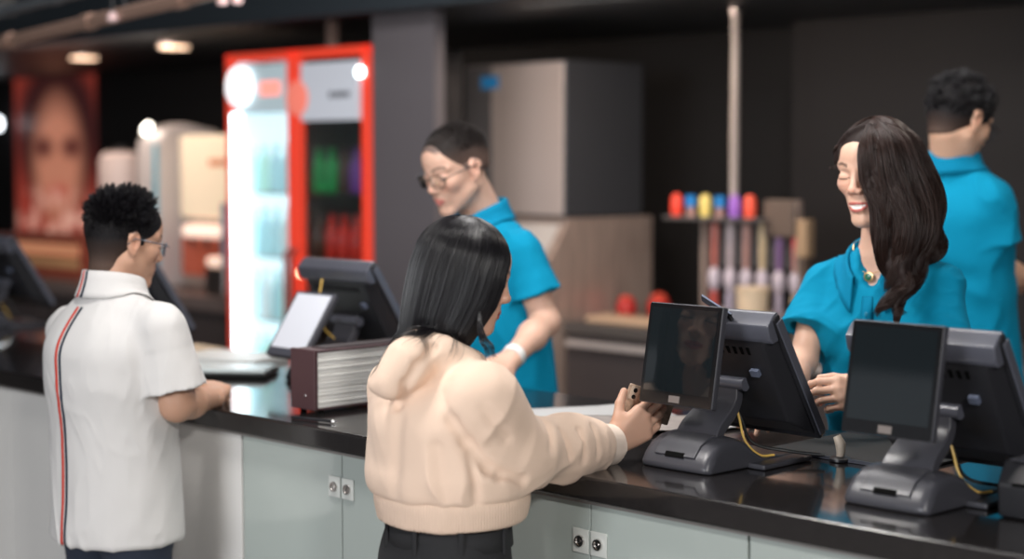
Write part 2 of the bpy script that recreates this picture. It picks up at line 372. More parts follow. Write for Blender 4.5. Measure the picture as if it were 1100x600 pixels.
# ------------------------------------------------------------------ POS terminals
M_pos = mat('pos_charcoal', (.050, .050, .060), .34, bump=.00015, bscale=500)
M_posb = mat('pos_black', (.016, .016, .019), .36, bump=.00015, bscale=500)
M_edge = mat('pos_edge', (.085, .088, .11), .28)
M_screen = mat('screen_off', (.008, .011, .013), .04, ior=1.85)
M_screenlit = mat('screen_pale', (.55, .56, .60), .2, emit=(.75, .78, .88), es=.42)
M_yel = mat('yellow_cable', (.65, .42, .10), .4); M_bc = mat('black_cable', (.01, .01, .01), .4)
M_slot = mat('slot_black', (.002, .002, .002), .9, spec=.1)
M_gl = mat('brushed_badge', (.16, .135, .125), .5)
def rotX(a, t=(0, 0, 0)): return Matrix.Translation(t) @ Matrix.Rotation(a, 4, 'X')
def terminal(u, v, label, tilt=33, dtilt=10, disp=True, lit=False, dz=0., z=CTOP, dy=0., dx=0., rot=0., dw=.19, carton=False, hgt=.315, dh=0.):
    t = at('pos_terminal', u, v, z+.001, label, 'cash register', 'point of sale terminals on the counter', rot=math.radians(rot))
    # base: rounded wedge with a flat tail
    prof = [(-.125, 0), (-.128, .010), (-.118, .030), (-.098, .050), (-.070, .062), (-.035, .066), (-.005, .056), (.02, .034), (.05, .018), (.17, .012), (.17, 0)]
    prof = prof[::-1]
    b = MB(); n = len(prof); xs = [-.098, -.09, -.075, 0, .075, .09, .098]; sc = [.72, .93, 1, 1.04, 1, .93, .72]
    for x, s in zip(xs, sc):
        for y, zz in prof: b.v.append((x*(1 if y > -.02 else .92), y if y > 0 else y*(1-(1-s)*.35), zz*s))
    for i in range(len(xs)-1):
        for k in range(n): k2 = (k+1) % n; b.f.append((i*n+k, i*n+k2, (i+1)*n+k2, (i+1)*n+k))
    b.f.append(tuple(range(n))[::-1]); b.f.append(tuple((len(xs)-1)*n+k for k in range(n)))
    bo = b.build('base', M_pos, t, bevel=.005, bseg=3)
    # raised cover with slot following the front slope
    sl = math.atan2(.05-.012, .030); 
    cv = MB().prism([(-.1235, .030), (-.1015, .053), (-.0705, .0665), (-.036, .0705), (-.036, .063), (-.070, .058), (-.098, .046), (-.118, .026)], -.052, .052).build('cover', M_pos, bo, bevel=.002)
    MB().box(-.024, .024, -.004, .0045, -.0055, .0055, rotX(0)).build('slot', M_slot, bo, loc=(0, -.1185, .030), rot=(-.6, 0, 0))
    MB().box(-.085, .135, .0, .165, 0, .011).build('tail_plate', M_pos, bo, bevel=.003)
    for s in (-1, 1): MB().box(s*.075-.008, s*.075+.008, .09, .12, -.001, .004).build('rubber_foot', M_slot, bo)
    # neck: curved thick plate
    cpath = spline([(-.050, .050), (-.030, .078), (.008, .105), (.030, .130), (.036, .158)], 6)
    tn = np.gradient(cpath, axis=0); tn /= np.linalg.norm(tn, axis=1)[:, None]; nr = np.stack([-tn[:, 1], tn[:, 0]], 1)
    th = .011; pf = [tuple(q) for q in (cpath+nr*th)]+[tuple(q) for q in (cpath-nr*th)[::-1]]
    nk = MB(); m = len(pf)
    for x, wf in ((-.05, 1), (.05, 1)):
        for y, zz in pf: nk.v.append((x*(1.1-.9*max(0, min(1, (zz-.05)/.11))*.25), y, zz))
    nk.f += [tuple(range(m)), tuple(range(m, 2*m))[::-1]]+[((i+1) % m, i, m+i, m+(i+1) % m) for i in range(m)]
    nk.build('neck', M_pos, t, bevel=.003)
    MB().cyl((-.060, .034, .165), (.060, .034, .165), .014, seg=24).build('hinge', M_edge, t, smooth=True)
    # main monitor, screen towards the staff; local y along its slope
    ta = math.radians(tilt); L = .312; Wd = .32
    topz = hgt+dz; 
    Mt = Matrix.Translation((0, .0, topz)) @ Matrix.Rotation(ta, 4, 'X')      # local: z up along the slab, -z downwards from the top edge, y normal to staff
    mon = MB().box(-Wd/2, Wd/2, -.012, .012, -L, 0).build('monitor', M_posb, t, bevel=.006, bseg=3)
    mon.matrix_local = Mt
    MB().box(-Wd/2+.018, Wd/2-.018, .0115, .0128, -L+.02, -.018).build('screen', M_screen, mon)
    # tapered rear housing
    hb = MB(); x0, x1, z0, z1 = -Wd/2+.006, Wd/2-.006, -L+.012, -.006; X0, X1, Z0, Z1 = -Wd/2+.03, Wd/2-.03, -L+.075, -.05
    hb.v += [(x0, -.011, z0), (x1, -.011, z0), (x1, -.011, z1), (x0, -.011, z1), (X0, -.052, Z0), (X1, -.052, Z0), (X1, -.040, Z1), (X0, -.040, Z1)]
    hb.f += [(0, 1, 2, 3), (7, 6, 5, 4), (4, 5, 1, 0), (5, 6, 2, 1), (6, 7, 3, 2), (7, 4, 0, 3)]
    hs = hb.build('rear_housing', M_posb, mon, bevel=.006, bseg=3)
    vs = MB()
    for k in range(12): vs.box(-.10+k*.017, -.092+k*.017, -.0415, -.0385, -.075, -.055)
    vs.build('vent', M_slot, hs)
    MB().prism([(-.014, -.052), (-.034, -.046), (-.038, -.03), (-.030, -.004), (.0, .004), (.012, .002), (.012, -.01), (-.010, -.012)], -Wd/2+.004, Wd/2-.004).build('top_bezel', M_edge, mon, bevel=.003)
    MB().box(Wd/2-.0005, Wd/2+.004, -.010, .010, -L+.012, -.012).build('side_trim', M_edge, mon, bevel=.0015)
    MB().box(Wd/2-.075, Wd/2-.055, -.0545, -.045, -.12, -.105).build('port', mat('port_grey', (.12, .14, .2), .3), hs)
    MB().lathe([(.0032, 0), (.0032, .003), (.002, .004)], 12).build('screw', M_chrome, hs, smooth=True, loc=(Wd/2-.024, -.018, -.035), rot=(math.pi/2, 0, 0))
    # bracket under monitor to neck
    MB().prism([(.036, .152), (.055, .150), (.110, .175), (.085, .225), (.034, .180)], -.045, .045).build('bracket', M_posb, t, bevel=.003)
    if disp:
        da = math.radians(dtilt); Hh = .207
        Md = Matrix.Translation((dx, -.078+dy-.0, .333+dz*.2+dh)) @ Matrix.Rotation(-da, 4, 'X')
        di = MB().box(-dw/2, dw/2, -.009, .009, -Hh, 0).build('customer_display', M_pos, t, bevel=.004, bseg=3); di.matrix_local = Md
        MB().box(-dw/2+.002, dw/2-.002, -.0100, -.0085, -Hh+.002, -.002).build('display_bezel', M_blk2 if not lit else M_edge, di)
        MB().box(-dw/2+.010, dw/2-.010, -.0108, -.0095, -Hh+.026, -.010).build('display_screen', M_screen if not lit else M_screenlit, di, label='pale glowing screen' if lit else 'dark glossy screen')
        if not lit: MB().box(-.016, .012, -.0108, -.0095, -Hh+.006, -Hh+.020).build('badge', M_gl, di, label='small brown-grey badge')
        p0 = Md @ Vector((0, .006, -Hh*.62)); 
        MB().box(-.03, .03, p0.y, p0.y+.05, p0.z-.02, p0.z+.02, Matrix.Translation((dx, 0, 0))).build('display_arm', M_posb, t, bevel=.004)
    pts = spline([(.015, .03, .16), (.04, .036, .10), (.062, .03, .05), (.085, .05, .020), (.10, .08, .018)], 8) if not carton else spline([(-.03, -.03, .285), (.0, -.062, .25), (-.01, -.055, .20), (-.03, -.02, .14), (.01, .03, .08), (.05, .05, .018)], 8)
    MB().tube(pts, .0026).build('cable', M_yel, t, smooth=True, label='yellow cable')
    pts = spline([(-.02, .02, .17), (.03, .05, .10), (.05, .07, .04), (.10, .12, .022), (.17, .16, .016)], 8)
    MB().tube(pts, .0035).build('cable', M_bc, t, smooth=True, label='black cable')
    return t
T1 = terminal(.735, .300, 'open black touch terminal in the middle, dark display reflecting a face', dx=0.0)
T2 = terminal(1.245, .275, 'black touch terminal at the right edge with blank dark customer display')
T3 = terminal(-.85, .585, 'black touch terminal behind the plum and white box, with pale lit display', lit=True, dtilt=34, dx=.04, dz=.02, dy=-.02, dw=.17, carton=True, dh=-.085)
T4 = terminal(-1.97, .58, 'black touch terminal mostly hidden behind the man in the white polo', disp=False)
T5 = terminal(-2.95, .62, 'black touch terminal cut off by the left picture edge', disp=False, dz=.02, carton=True)
# card reader on the right side of the middle terminal and the card above it
cr = at('card_holder', .885, .335, CTOP+.33, 'thin black card standing up behind the middle terminal top edge', 'card', rot=.35)
cr.location = W(769, 329, 3.40)
cdm = MB().box(-.036, .040, -.014, .020, -.0012, .0012).build('card', mat('card_black', (.02, .02, .024), .25), cr, bevel=.0006, rot=(math.radians(-30), math.radians(30), 0))
MB().box(-.034, .038, -.0155, -.014, -.0014, .0014).build('card_edge', mat('card_blue', (.25, .28, .38), .3), cdm)
MB().tube([(.030, 0, -.016), (.034, .004, -.030)], .004).build('clip', M_posb, cr)
# cream peg at the lower right corner of the monitor
pg = at('scanner_tip', .915, .50, CTOP+.002, 'cream handled scanner tip beside the lower corner of the middle terminal', 'scanner')
MB().tube([(0, 0, .006), (.002, 0, .018), (.002, -.002, .036), (-.006, -.004, .052)], [.008, .009, .011, .008], 14).build('handle', mat('cream_plastic', (.62, .52, .42), .4), pg, smooth=True)
MB().lathe([(.022, 0), (.022, .005), (.014, .009), (.004, .010)], 24).build('foot', M_posb, pg, smooth=True)
# card reader block in front of the right terminal's cable side
rb = at('receipt_printer', 1.49, .30, CTOP+.001, 'dark receipt printer block right of the right terminal base', 'printer')
MB().prism([(-.06, 0), (-.065, .06), (-.04, .10), (.08, .10), (.08, 0)], -.07, .07).build('body', M_posb, rb, bevel=.006)
MB().box(-.055, .055, -.05, .0, .1, .104).build('lid', M_pos, rb, bevel=.002)
MB().box(-.04, .04, -.066, -.05, .058, .064).build('slot', M_slot, rb)
# black flat mat behind the middle terminal
mt = at('counter_mat', .93, .66, CTOP+.001, 'flat black mat lying on the counter in front of the smiling cashier', 'mat')
MB().box(-.20, .16, -.16, .155, 0, .006).build('mat_sheet', mat('mat_black', (.006, .006, .006), .75), mt, bevel=.002)
MB().box(-.20, .16, -.1625, -.160, 0, .007).build('mat_edge', M_edge, mt)
# papers / clear folder between the woman and the terminal
M_paper = mat('paper', (.50, .50, .50), .5); M_paper2 = mat('paper_warm', (.33, .29, .27), .55, noise=.4, nscale=25)
def sheet(u, v, w, h, rot, m, label, th=.0015, z=0., name='paper_sheet', cat='paper'):
    vs = []; fs = []; nx, ny = 12, 8; rs = np.random.default_rng(int(abs(u)*1000)+int(w*100)); a, b = rs.random(2)*6
    for i in range(nx+1):
        for j in range(ny+1):
            x = (i/nx-.5)*w; y = (j/ny-.5)*h; vs.append((x, y, .001+.004*max(0, math.sin(a+x*18+y*9))*abs(j/ny-.5)*2*abs(i/nx-.5)*2))
    for i in range(nx):
        for j in range(ny): k = i*(ny+1)+j; fs.append((k, k+ny+1, k+ny+2, k+1))
    r = at(name, u, v, CTOP+.0015+z, label, cat, rot=math.radians(rot))
    pymesh('sheet', vs, fs, m, r, smooth=True, solid=th); return r
sheet(.10, .60, .40, .22, 62, M_paper, 'white sheet lying flat on the counter left of the phone hand')
sheet(.33, .545, .30, .21, 40, M_paper2, 'crumpled brown-grey sheet lying behind the customer hand', z=.008)
sheet(.42, .72, .28, .2, 75, M_paper, 'pale sheet under the brown-grey one beside the middle terminal', z=.004)
# keypad tray / white keyboard at the left man's hand
kb = at('keyboard', -1.20, .36, CTOP+.002, 'white flat keyboard tray on the counter by the man\'s hand', 'keyboard', rot=math.radians(38))
MB().box(-.19, .21, -.075, .085, 0, .012).build('tray', mat('black_base', (.01, .012, .012), .4), kb, bevel=.003)
ks = MB(); ks.box(-.185, .205, -.07, .08, .0125, .022); ks.build('key_deck', mat('white_gloss', (.62, .70, .72), .15, coat=.5), kb, bevel=.003)
kk = MB()
for i in range(16):
    for j in range(5): kk.box(-.176+i*.0235, -.157+i*.0235, -.06+j*.027, -.038+j*.027, .0222, .0250)
kk.build('keys', mat('white_keys', (.66, .72, .73), .25), kb)
kb2 = at('leaflet_pile', -1.42, .62, CTOP+.001, 'pile of white leaflets behind the white keyboard tray', 'paper', rot=math.radians(20))
MB().box(-.15, .15, -.1, .1, 0, .018).build('leaflets', mat('leaf_white', (.7, .7, .68), .35), kb2, bevel=.001)
# sweets: orange red wrapped pieces
for i, (x, y) in enumerate([(-.775, .415), (-.735, .395)]):
    c = at('wrapped_sweet', x, y, CTOP+.001, ['orange-red wrapped sweet on the counter nearer the keyboard tray', 'orange-red wrapped sweet touching the plum box'][i], 'sweet', 'orange-red wrapped sweets', rot=.5+i*1.2)
    m = MB(); P = [(-.026, 0, .010), (-.018, 0, .010), (-.015, 0, .010), (-.008, 0, .0105), (.008, 0, .0105), (.015, 0, .010), (.018, 0, .010), (.026, 0, .010)]
    m.tube(P, [.009, .004, .004, .010, .010, .004, .004, .009], 12).build('wrapper', mat('orange_red', (.75, .12, .04), .35), c, smooth=True)
# plum ended box with white ribbed sides
M_plum = mat('plum_card', (.060, .026, .030), .55, bump=.0003, bscale=100)
M_rib = mat('ribbed_paper', (.80, .79, .76), .6, bump=.0012, bscale=14, bstretch=(1, .12, 16), bdet=4)
bx = at('napkin_box', -.405, .115, CTOP, 'oblong box with dark plum end panel and white ribbed side', 'box')
MB().box(-.048, .048, 0, .012, .010, .160).build('end_panel', M_plum, bx, bevel=.0025)
MB().box(-.045, -.040, .012, .355, .012, .156).box(-.045, .045, .343, .355, .012, .156).box(-.045, .045, .012, .343, .010, .014).build('frame', M_plum, bx, bevel=.001)
MB().box(-.048, .048, .012, .355, .1525, .158).build('lid', M_plum, bx, bevel=.0015)
MB().box(-.028, .030, .05, .33, .1582, .161).build('lid_recess', mat('plum_dark', (.02, .009, .011), .6), bx)
rr = MB()
for k in range(44): rr.box(-.038, .0445+.0016*math.sin(k*2.1)+.0008*math.sin(k*5.3), .0135, .342, .0155+k*.0031, .0155+k*.0031+.0029)
rr.build('paper_stack', M_rib, bx, label='white stack with fine horizontal ribs')
for x, y in ((-.035, .03), (.035, .03), (-.035, .33), (.035, .33)): MB().lathe([(.008, 0), (.008, .010)], 14).build('foot', M_slot, bx, loc=(x, y, .0002))
MB().lathe([(.0035, 0), (.0035, .002), (.002, .003)], 12).build('rivet', M_chrome, bx, smooth=True, loc=(.012, 0, .045), rot=(math.pi/2, 0, 0))
st = at('foot_shadow_strip', -.30, .10, CTOP+.0022, 'thin black strip standing in for the shadow at the plum box feet', 'foot_shadow_strip', rot=math.radians(12))  # strip added for the dark of the box feet and their shadow
MB().cyl((-.06, -.05, .003), (.065, -.05, .003), .0038, seg=12).build('barrel', M_blk, st, smooth=True)
MB().cyl((.065, -.05, .003), (.078, -.05, .003), .0036, .0008, seg=12).build('tip', M_chrome, st, smooth=True)
MB().box(-.055, -.02, -.0555, -.0535, .003, .007).build('clip', M_blk, st)
# ================================================================== BACKGROUND
PZ = .12
M_red = mat('cooler_red', (.75, .05, .025), .35, emit=(1, .075, .035), es=.40)  # red frame emits a little so it looks brighter; it is no lamp
M_led = mat('led_white', (.9, .95, 1), .4, emit=(.85, .96, 1.0), es=7.)
M_coolglass = mat('cooler_glass', (.8, .9, .92), .03, trans=1., ior=1.05)
M_inner = mat('cooler_inner', (.75, .82, .82), .5)
M_innerd = mat('cooler_inner_dark', (.16, .15, .14), .5)
# two door drinks cooler
fr = at('drinks_cooler', -3.68, 2.6, PZ, 'tall red two-door drinks cooler with glowing left door', 'fridge')
w2 = .564; zt = 2.235-PZ
MB().box(-w2, w2, .58, .60, .0, zt).box(-w2, -w2+.03, .04, .58, 0, zt).box(w2-.03, w2, .04, .58, 0, zt).box(-w2, w2, .04, .58, zt-.03, zt).box(-w2, w2, .04, .58, 0, .18).box(-.012, .012, .05, .58, .18, zt-.03).build('cabinet', mat('cooler_black', (.02, .02, .022), .4), fr, bevel=.004)
MB().box(-w2+.031, -.013, .56, .577, .19, zt-.04).box(-w2+.031, -w2+.036, .05, .56, .19, zt-.04).build('liner', mat('liner_glow', (.8, .9, .9), .5, emit=(.78, .90, .97), es=.85), fr)  # left liner glows by itself in place of light falling inside the cooler
MB().box(.013, w2-.031, .56, .577, .19, zt-.04).box(.0125, .017, .055, .56, .19, zt-.04).build('liner', M_innerd, fr)
for s, nm in ((-1, 'l'), (1, 'r')):
    x0, x1 = (-w2, -.004) if s < 0 else (.004, w2)
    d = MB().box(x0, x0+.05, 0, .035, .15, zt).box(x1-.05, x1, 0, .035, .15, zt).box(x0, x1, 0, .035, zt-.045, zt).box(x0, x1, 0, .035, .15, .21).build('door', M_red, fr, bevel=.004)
    MB().box(x0+.05, x1-.05, .012, .018, .21, zt-.045).build('pane', M_coolglass, d)
    MB().tube([(x1-.02 if s < 0 else x0+.02, -.004, .75), (x1-.02 if s < 0 else x0+.02, -.04, .78), (x1-.02 if s < 0 else x0+.02, -.04, 1.12), (x1-.02 if s < 0 else x0+.02, -.004, 1.15)], .012).build('handle', mat('handle_red', (.3, .03, .02), .4), d, smooth=True)
MB().box(-w2+.052, -w2+.125, -.004, .010, .22, zt-.30).build('light_strip', M_led, fr, label='bright white vertical light strip')
MB().box(w2-.49, w2-.06, -.012, .010, zt-.345, zt-.07).build('header_panel', mat('header_grey', (.42, .46, .50), .4, emit=(.62, .62, .70), es=.42), fr, label='grey header panel with dark marks')
hp = mat('dark_mark', (.05, .05, .07), .5)
mk = MB()
for k, (a, h) in enumerate([(0, .03), (.035, .022), (.065, .03), (.095, .02), (.125, .027)]): mk.box(w2-.27+a, w2-.27+a+.024, -.0145, -.0125, zt-.225-h/2, zt-.225+h/2)
mk.build('header_marks', hp, fr, label='row of small dark marks')
MB().box(-w2+.30, -w2+.46, -.006, .010, zt-.215, zt-.145).build('digital_readout', mat('readout', (.9, .2, .1), .4, emit=(1., .30, .26), es=1.1), fr, label='glowing red readout')
MB().box(-w2+.13, -.055, -.002, .010, zt-.30, zt-.06).build('header_panel', mat('header_blue', (.45, .55, .58), .4, emit=(.5, .62, .68), es=.4), fr)
MB().lathe([(.100, 0), (.100, .02), (.08, .028), (.0, .03)], 40).build('round_sign', mat('sign_white', (.9, .9, .9), .4, emit=(.95, .97, 1), es=1.5), fr, smooth=True, loc=(-w2+.150, -.012, zt-.165), rot=(math.pi/2, 0, 0), label='glowing white round sign with dark mark')
MB().box(-.022, .006, -.052, -.036, 0, .004).box(-.022, .006, .030, .046, 0, .004).build('sign_mark', hp, fr, loc=(-w2+.150, -.043, zt-.165), rot=(math.pi/2, 0, 0))
MB().lathe([(.085, 0), (.085, .012), (.06, .018)], 36).build('round_badge', mat('badge_pink', (.8, .2, .15), .4, emit=(1, .25, .18), es=.5), fr, smooth=True, loc=(.045, -.003, zt-.235), rot=(math.pi/2, 0, 0), label='orange-red round badge')
MB().lathe([(.022, 0), (.022, .012), (.012, .018)], 20).build('corner_lamp', mat('lamp_cool', (1, 1, 1), .4, emit=(.8, 1, .98), es=9), fr, smooth=True, loc=(w2-.045, -.003, zt-.125), rot=(math.pi/2, 0, 0), label='small glowing corner lamp')
MB().lathe([(.018, 0), (.018, .012), (.010, .016)], 20).build('handle_glint', mat('glint_warm', (1, .8, .5), .4, emit=(1, .72, .45), es=7), fr, smooth=True, loc=(.065, -.003, zt-1.08), rot=(math.pi/2, 0, 0), label='small warm glint made as a glowing disc')  # glowing disc stands in for the highlight on the door handle
shz = [.45, .78, 1.10, 1.42]
for zz in shz:
    for x0, x1, mm in ((-w2+.031, -.013, M_white), (.013, w2-.031, mat('shelf_dark', (.12, .12, .12), .4, .5))):
        MB().box(x0, x1, .06, .555, zz-.012, zz).build('shelf', mm, fr)
bcol = {'clear blue': (.55, .80, .85), 'pale green': (.6, .85, .75), 'white': (.85, .88, .88), 'green': (.03, .25, .07), 'purple': (.16, .06, .25), 'red': (.5, .03, .02), 'yellow': (.65, .45, .05), 'dark brown': (.06, .03, .02)}
def bottle(u, v, z, h, r, cn, label, group, lit=0.):
    b = at('drink_bottle', u, v, z, label, 'bottle', group)
    c = bcol[cn]
    MB().lathe([(r*.9, 0), (r, .006), (r, h*.55), (r*.93, h*.6), (r*.5, h*.82), (r*.36, h*.86), (r*.36, h*.93)], 18).build('bottle_body', mat('b_'+cn.replace(' ', '_'), c, .2, emit=c if lit else None, es=lit), b, smooth=True)  # bottles glow faintly, the cooler's brightness put into their material
    MB().lathe([(r*.42, h*.93), (r*.42, h)], 14).build('cap', mat('capc_'+cn.replace(' ', '_'), tuple(min(1, q*1.3+.05) for q in c), .4), b, smooth=True)
row = ['lowest', 'second', 'third', 'top']
for si, zz in enumerate(shz):
    for k in range(5):
        cn = ['clear blue', 'pale green', 'white'][(k+si) % 3] if k % 2 else 'clear blue'
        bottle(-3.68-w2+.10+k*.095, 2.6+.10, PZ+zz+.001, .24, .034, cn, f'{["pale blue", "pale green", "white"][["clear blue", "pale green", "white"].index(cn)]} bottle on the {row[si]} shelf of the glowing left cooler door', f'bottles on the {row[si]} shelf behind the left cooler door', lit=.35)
        cn2 = [['yellow', 'yellow', 'dark brown', 'yellow', 'yellow'], ['dark brown', 'dark brown', 'white', 'dark brown', 'red'], ['dark brown', 'red', 'red', 'red', 'red'], ['green', 'green', 'dark brown', 'purple', 'purple']][si][k]
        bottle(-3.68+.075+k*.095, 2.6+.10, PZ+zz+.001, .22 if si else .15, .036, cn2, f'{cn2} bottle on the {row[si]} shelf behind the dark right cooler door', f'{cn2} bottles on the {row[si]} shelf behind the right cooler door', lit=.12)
# payment box on the cooler's left side
pb = at('wall_phone_box', -4.30, 2.66, PZ+1.02, 'pale blue-grey box fixed to the left side of the cooler', 'box')
MB().box(-.05, .03, -.03, .05, 0, .34).build('casing', mat('blue_grey', (.30, .38, .46), .4), pb, bevel=.008)
MB().box(-.035, .015, -.033, -.03, .18, .30).build('window', mat('bg2', (.5, .6, .7), .3), pb)
# left back counter, drinks machines
bl = at('back_counter', -6.9, 2.9, PZ, 'dark back counter with steel edged top left of the cooler', 'counter')
MB().box(-2.2, 2.60, .03, .72, .0, .78-PZ+.08).build('body', M_darkcab, bl)
MB().box(-2.2, 2.62, 0, .74, .865-PZ, .945-PZ).build('worktop', mat('worktop_brown', (.24, .19, .18), .35, .3), bl, bevel=.004)
for k in range(6): MB().box(-2.15+k*.79, -1.40+k*.79, .012, .03, .06, .70).build('door', M_darkcab, bl, bevel=.003)
M_cream = mat('cream_panel', (.66, .55, .42), .45, emit=(1, .80, .56), es=.42)
m1 = at('drinks_machine', -5.10, 3.14, .946, 'cream fronted drinks machine with red lower panel left of the cooler', 'machine')
MB().box(-.40, .36, .03, .5, 0, .90).build('casing', mat('mach_body', (.45, .38, .33), .4), m1, bevel=.02)
MB().box(-.39, .35, .0, .04, .42, .90).build('sign_panel', M_cream, m1, bevel=.03, label='cream lit sign panel')
MB().box(-.08, .12, -.004, .0, .72, .76).build('sign_mark', mat('mark_orange', (.75, .30, .16), .5), m1)
MB().box(-.38, .34, .0, .04, .08, .30).build('lower_panel', mat('mach_red', (.42, .09, .05), .4, emit=(.8, .16, .08), es=.12), m1, bevel=.01, label='red lower panel')
MB().box(-.30, .34, -.05, .04, .31, .38).build('dispensing_head', mat('warm_lamp', (.9, .7, .6), .4, emit=(1, .72, .58), es=1.0), m1, bevel=.02, label='glowing warm strip')
for k in range(4): MB().cyl((-.22+k*.15, -.03, .26), (-.22+k*.15, -.03, .31), .014).build('nozzle', M_blk, m1, smooth=True)
MB().box(-.38, .34, -.03, .03, .0, .03).build('drip_tray', M_steel, m1, bevel=.005)
m2 = at('coffee_machine', -5.62, 3.02, .946, 'tall white rounded machine with round glowing lamp and blue stripe', 'machine')
MB().prism([(0, 0), (.45, 0), (.45, .93), (.20, .97), (.05, .93), (0, .85)], -.14, .09).build('casing', mat('mach_white', (.58, .54, .54), .35), m2, bevel=.03, bseg=3)
MB().box(.055, .085, -.006, .002, .05, .85).build('stripe', mat('mach_blue', (.03, .30, .42), .4, emit=(.05, .4, .55), es=.25), m2, label='blue stripe')
MB().lathe([(.035, 0), (.035, .015), (.02, .02)], 24).build('lamp', mat('lamp_w', (1, .95, .85), .4, emit=(1, .93, .82), es=8), m2, smooth=True, loc=(-.03, .015, .935), rot=(math.pi/2-.5, 0, 0), label='round glowing lamp')
MB().box(-.12, .03, -.06, .0, .25, .30).build('spout', M_blk, m2, bevel=.01)
m3 = at('cup_tower', -5.98, 3.05, .946, 'white rounded canister left of the tall white machine', 'canister')
MB().lathe([(.13, 0), (.13, .74), (.12, .78), (.09, .80), (.03, .805)], 32).build('canister', mat('pinkwhite', (.60, .50, .48), .4), m3, smooth=True)
MB().lathe([(.04, .805), (.045, .83), (.02, .84)], 20).build('knob', M_blk, m3, smooth=True)
m4 = at('metal_urn', -4.83, 2.94, .946, 'small steel urn with bright lid in front of the red panel', 'urn')
MB().box(-.10, .10, -.02, .14, 0, .17).build('urn_body', M_steel, m4, bevel=.02)
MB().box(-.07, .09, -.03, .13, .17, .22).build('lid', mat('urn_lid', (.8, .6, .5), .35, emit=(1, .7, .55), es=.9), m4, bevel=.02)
m5 = at('warming_case', -7.0, 3.0, .946, 'warm glowing food case on the back counter below the poster', 'food case')
MB().box(-.9, .55, .05, .55, 0, .06).box(-.9, .55, .05, .55, .22, .25).box(-.9, -.87, .05, .55, .06, .22).box(.52, .55, .05, .55, .06, .22).build('case_frame', mat('case_red', (.35, .08, .05), .4), m5, bevel=.006)
MB().box(-.86, .51, .3, .32, .07, .21).build('glow_panel', mat('case_glow', (.9, .45, .22), .5, emit=(1, .45, .25), es=.3), m5)
MB().box(-.86, .51, .06, .30, .061, .12).build('food_tray', mat('tray_tan', (.7, .4, .2), .6), m5, bevel=.01)
# poster with a face
po = at('wall_poster', -9.42, 4.585, .70, 'large red backlit poster with a dark haired face on the back wall', 'poster')
m = bpy.data.materials.new('poster_print'); m.use_nodes = True; nt = m.node_tree; b = nt.nodes['Principled BSDF']
tc = nt.nodes.new('ShaderNodeTexCoord'); sp = nt.nodes.new('ShaderNodeSeparateXYZ'); nt.links.new(tc.outputs['Object'], sp.inputs[0])
def blob(cx, cz, rx, rz, lo, hi):
    mp = nt.nodes.new('ShaderNodeMapping'); mp.vector_type = 'POINT'; mp.inputs['Location'].default_value = (-cx/rx, 0, -cz/rz); mp.inputs['Scale'].default_value = (1/rx, 0, 1/rz)
    nt.links.new(tc.outputs['Object'], mp.inputs['Vector']); ln = nt.nodes.new('ShaderNodeVectorMath'); ln.operation = 'LENGTH'; nt.links.new(mp.outputs['Vector'], ln.inputs[0])
    mr = nt.nodes.new('ShaderNodeMapRange'); mr.inputs[1].default_value = hi; mr.inputs[2].default_value = lo; nt.links.new(ln.outputs['Value'], mr.inputs[0]); return mr.outputs[0]
def mixc(a, col, f):
    x = nt.nodes.new('ShaderNodeMix'); x.data_type = 'RGBA'; nt.links.new(f, x.inputs[0])
    if isinstance(a, tuple): x.inputs[6].default_value = (*a, 1)
    else: nt.links.new(a, x.inputs[6])
    x.inputs[7].default_value = (*col, 1); return x.outputs[2]
c = mixc((.34, .045, .03), (.045, .012, .012), blob(.02, 1.22, .74, .66, .75, 1.1))
c = mixc(c, (.62, .24, .15), blob(.02, .98, .42, .56, .6, 1.15))
c = mixc(c, (.10, .022, .02), blob(-.20, 1.10, .17, .10, .3, 1.3))
c = mixc(c, (.10, .022, .02), blob(.24, 1.10, .17, .10, .3, 1.3))
c = mixc(c, (.55, .12, .08), blob(.02, .74, .2, .08, .3, 1.3))
n = nt.nodes.new('ShaderNodeTexNoise'); n.inputs['Scale'].default_value = 5; nt.links.new(tc.outputs['Object'], n.inputs['Vector'])
mr = nt.nodes.new('ShaderNodeMapRange'); mr.inputs[1].default_value = .48; mr.inputs[2].default_value = .62; nt.links.new(n.outputs['Fac'], mr.inputs[0])
ml = nt.nodes.new('ShaderNodeMath'); ml.operation = 'MULTIPLY'; nt.links.new(mr.outputs[0], ml.inputs[0]); nt.links.new(blob(.0, .5, .8, .32, .6, 1.05), ml.inputs[1])
c = mixc(c, (.85, .42, .32), ml.outputs[0])
nt.links.new(c, b.inputs['Base Color']); nt.links.new(c, b.inputs['Emission Color']); b.inputs['Emission Strength'].default_value = .62
MB().box(-.66, .66, -.01, 0, 0, 1.70).build('print', m, po)
MB().box(-.70, -.66, -.03, 0, -.04, 1.74).box(.66, .70, -.03, 0, -.04, 1.74).box(-.66, .66, -.03, 0, 1.70, 1.74).box(-.66, .66, -.03, 0, -.04, 0).build('poster_frame', M_blk, po)
MB().lathe([(.05, 0), (.05, .02)], 20).build('lamp', mat('lamp_p', (1, 1, 1), .4, emit=(.9, .95, 1), es=6), at('wall_lamp', -10.12, 4.45, 2.0, 'small white round lamp at the left edge of the poster', 'lamp'), smooth=True, rot=(math.pi/2, 0, 0))
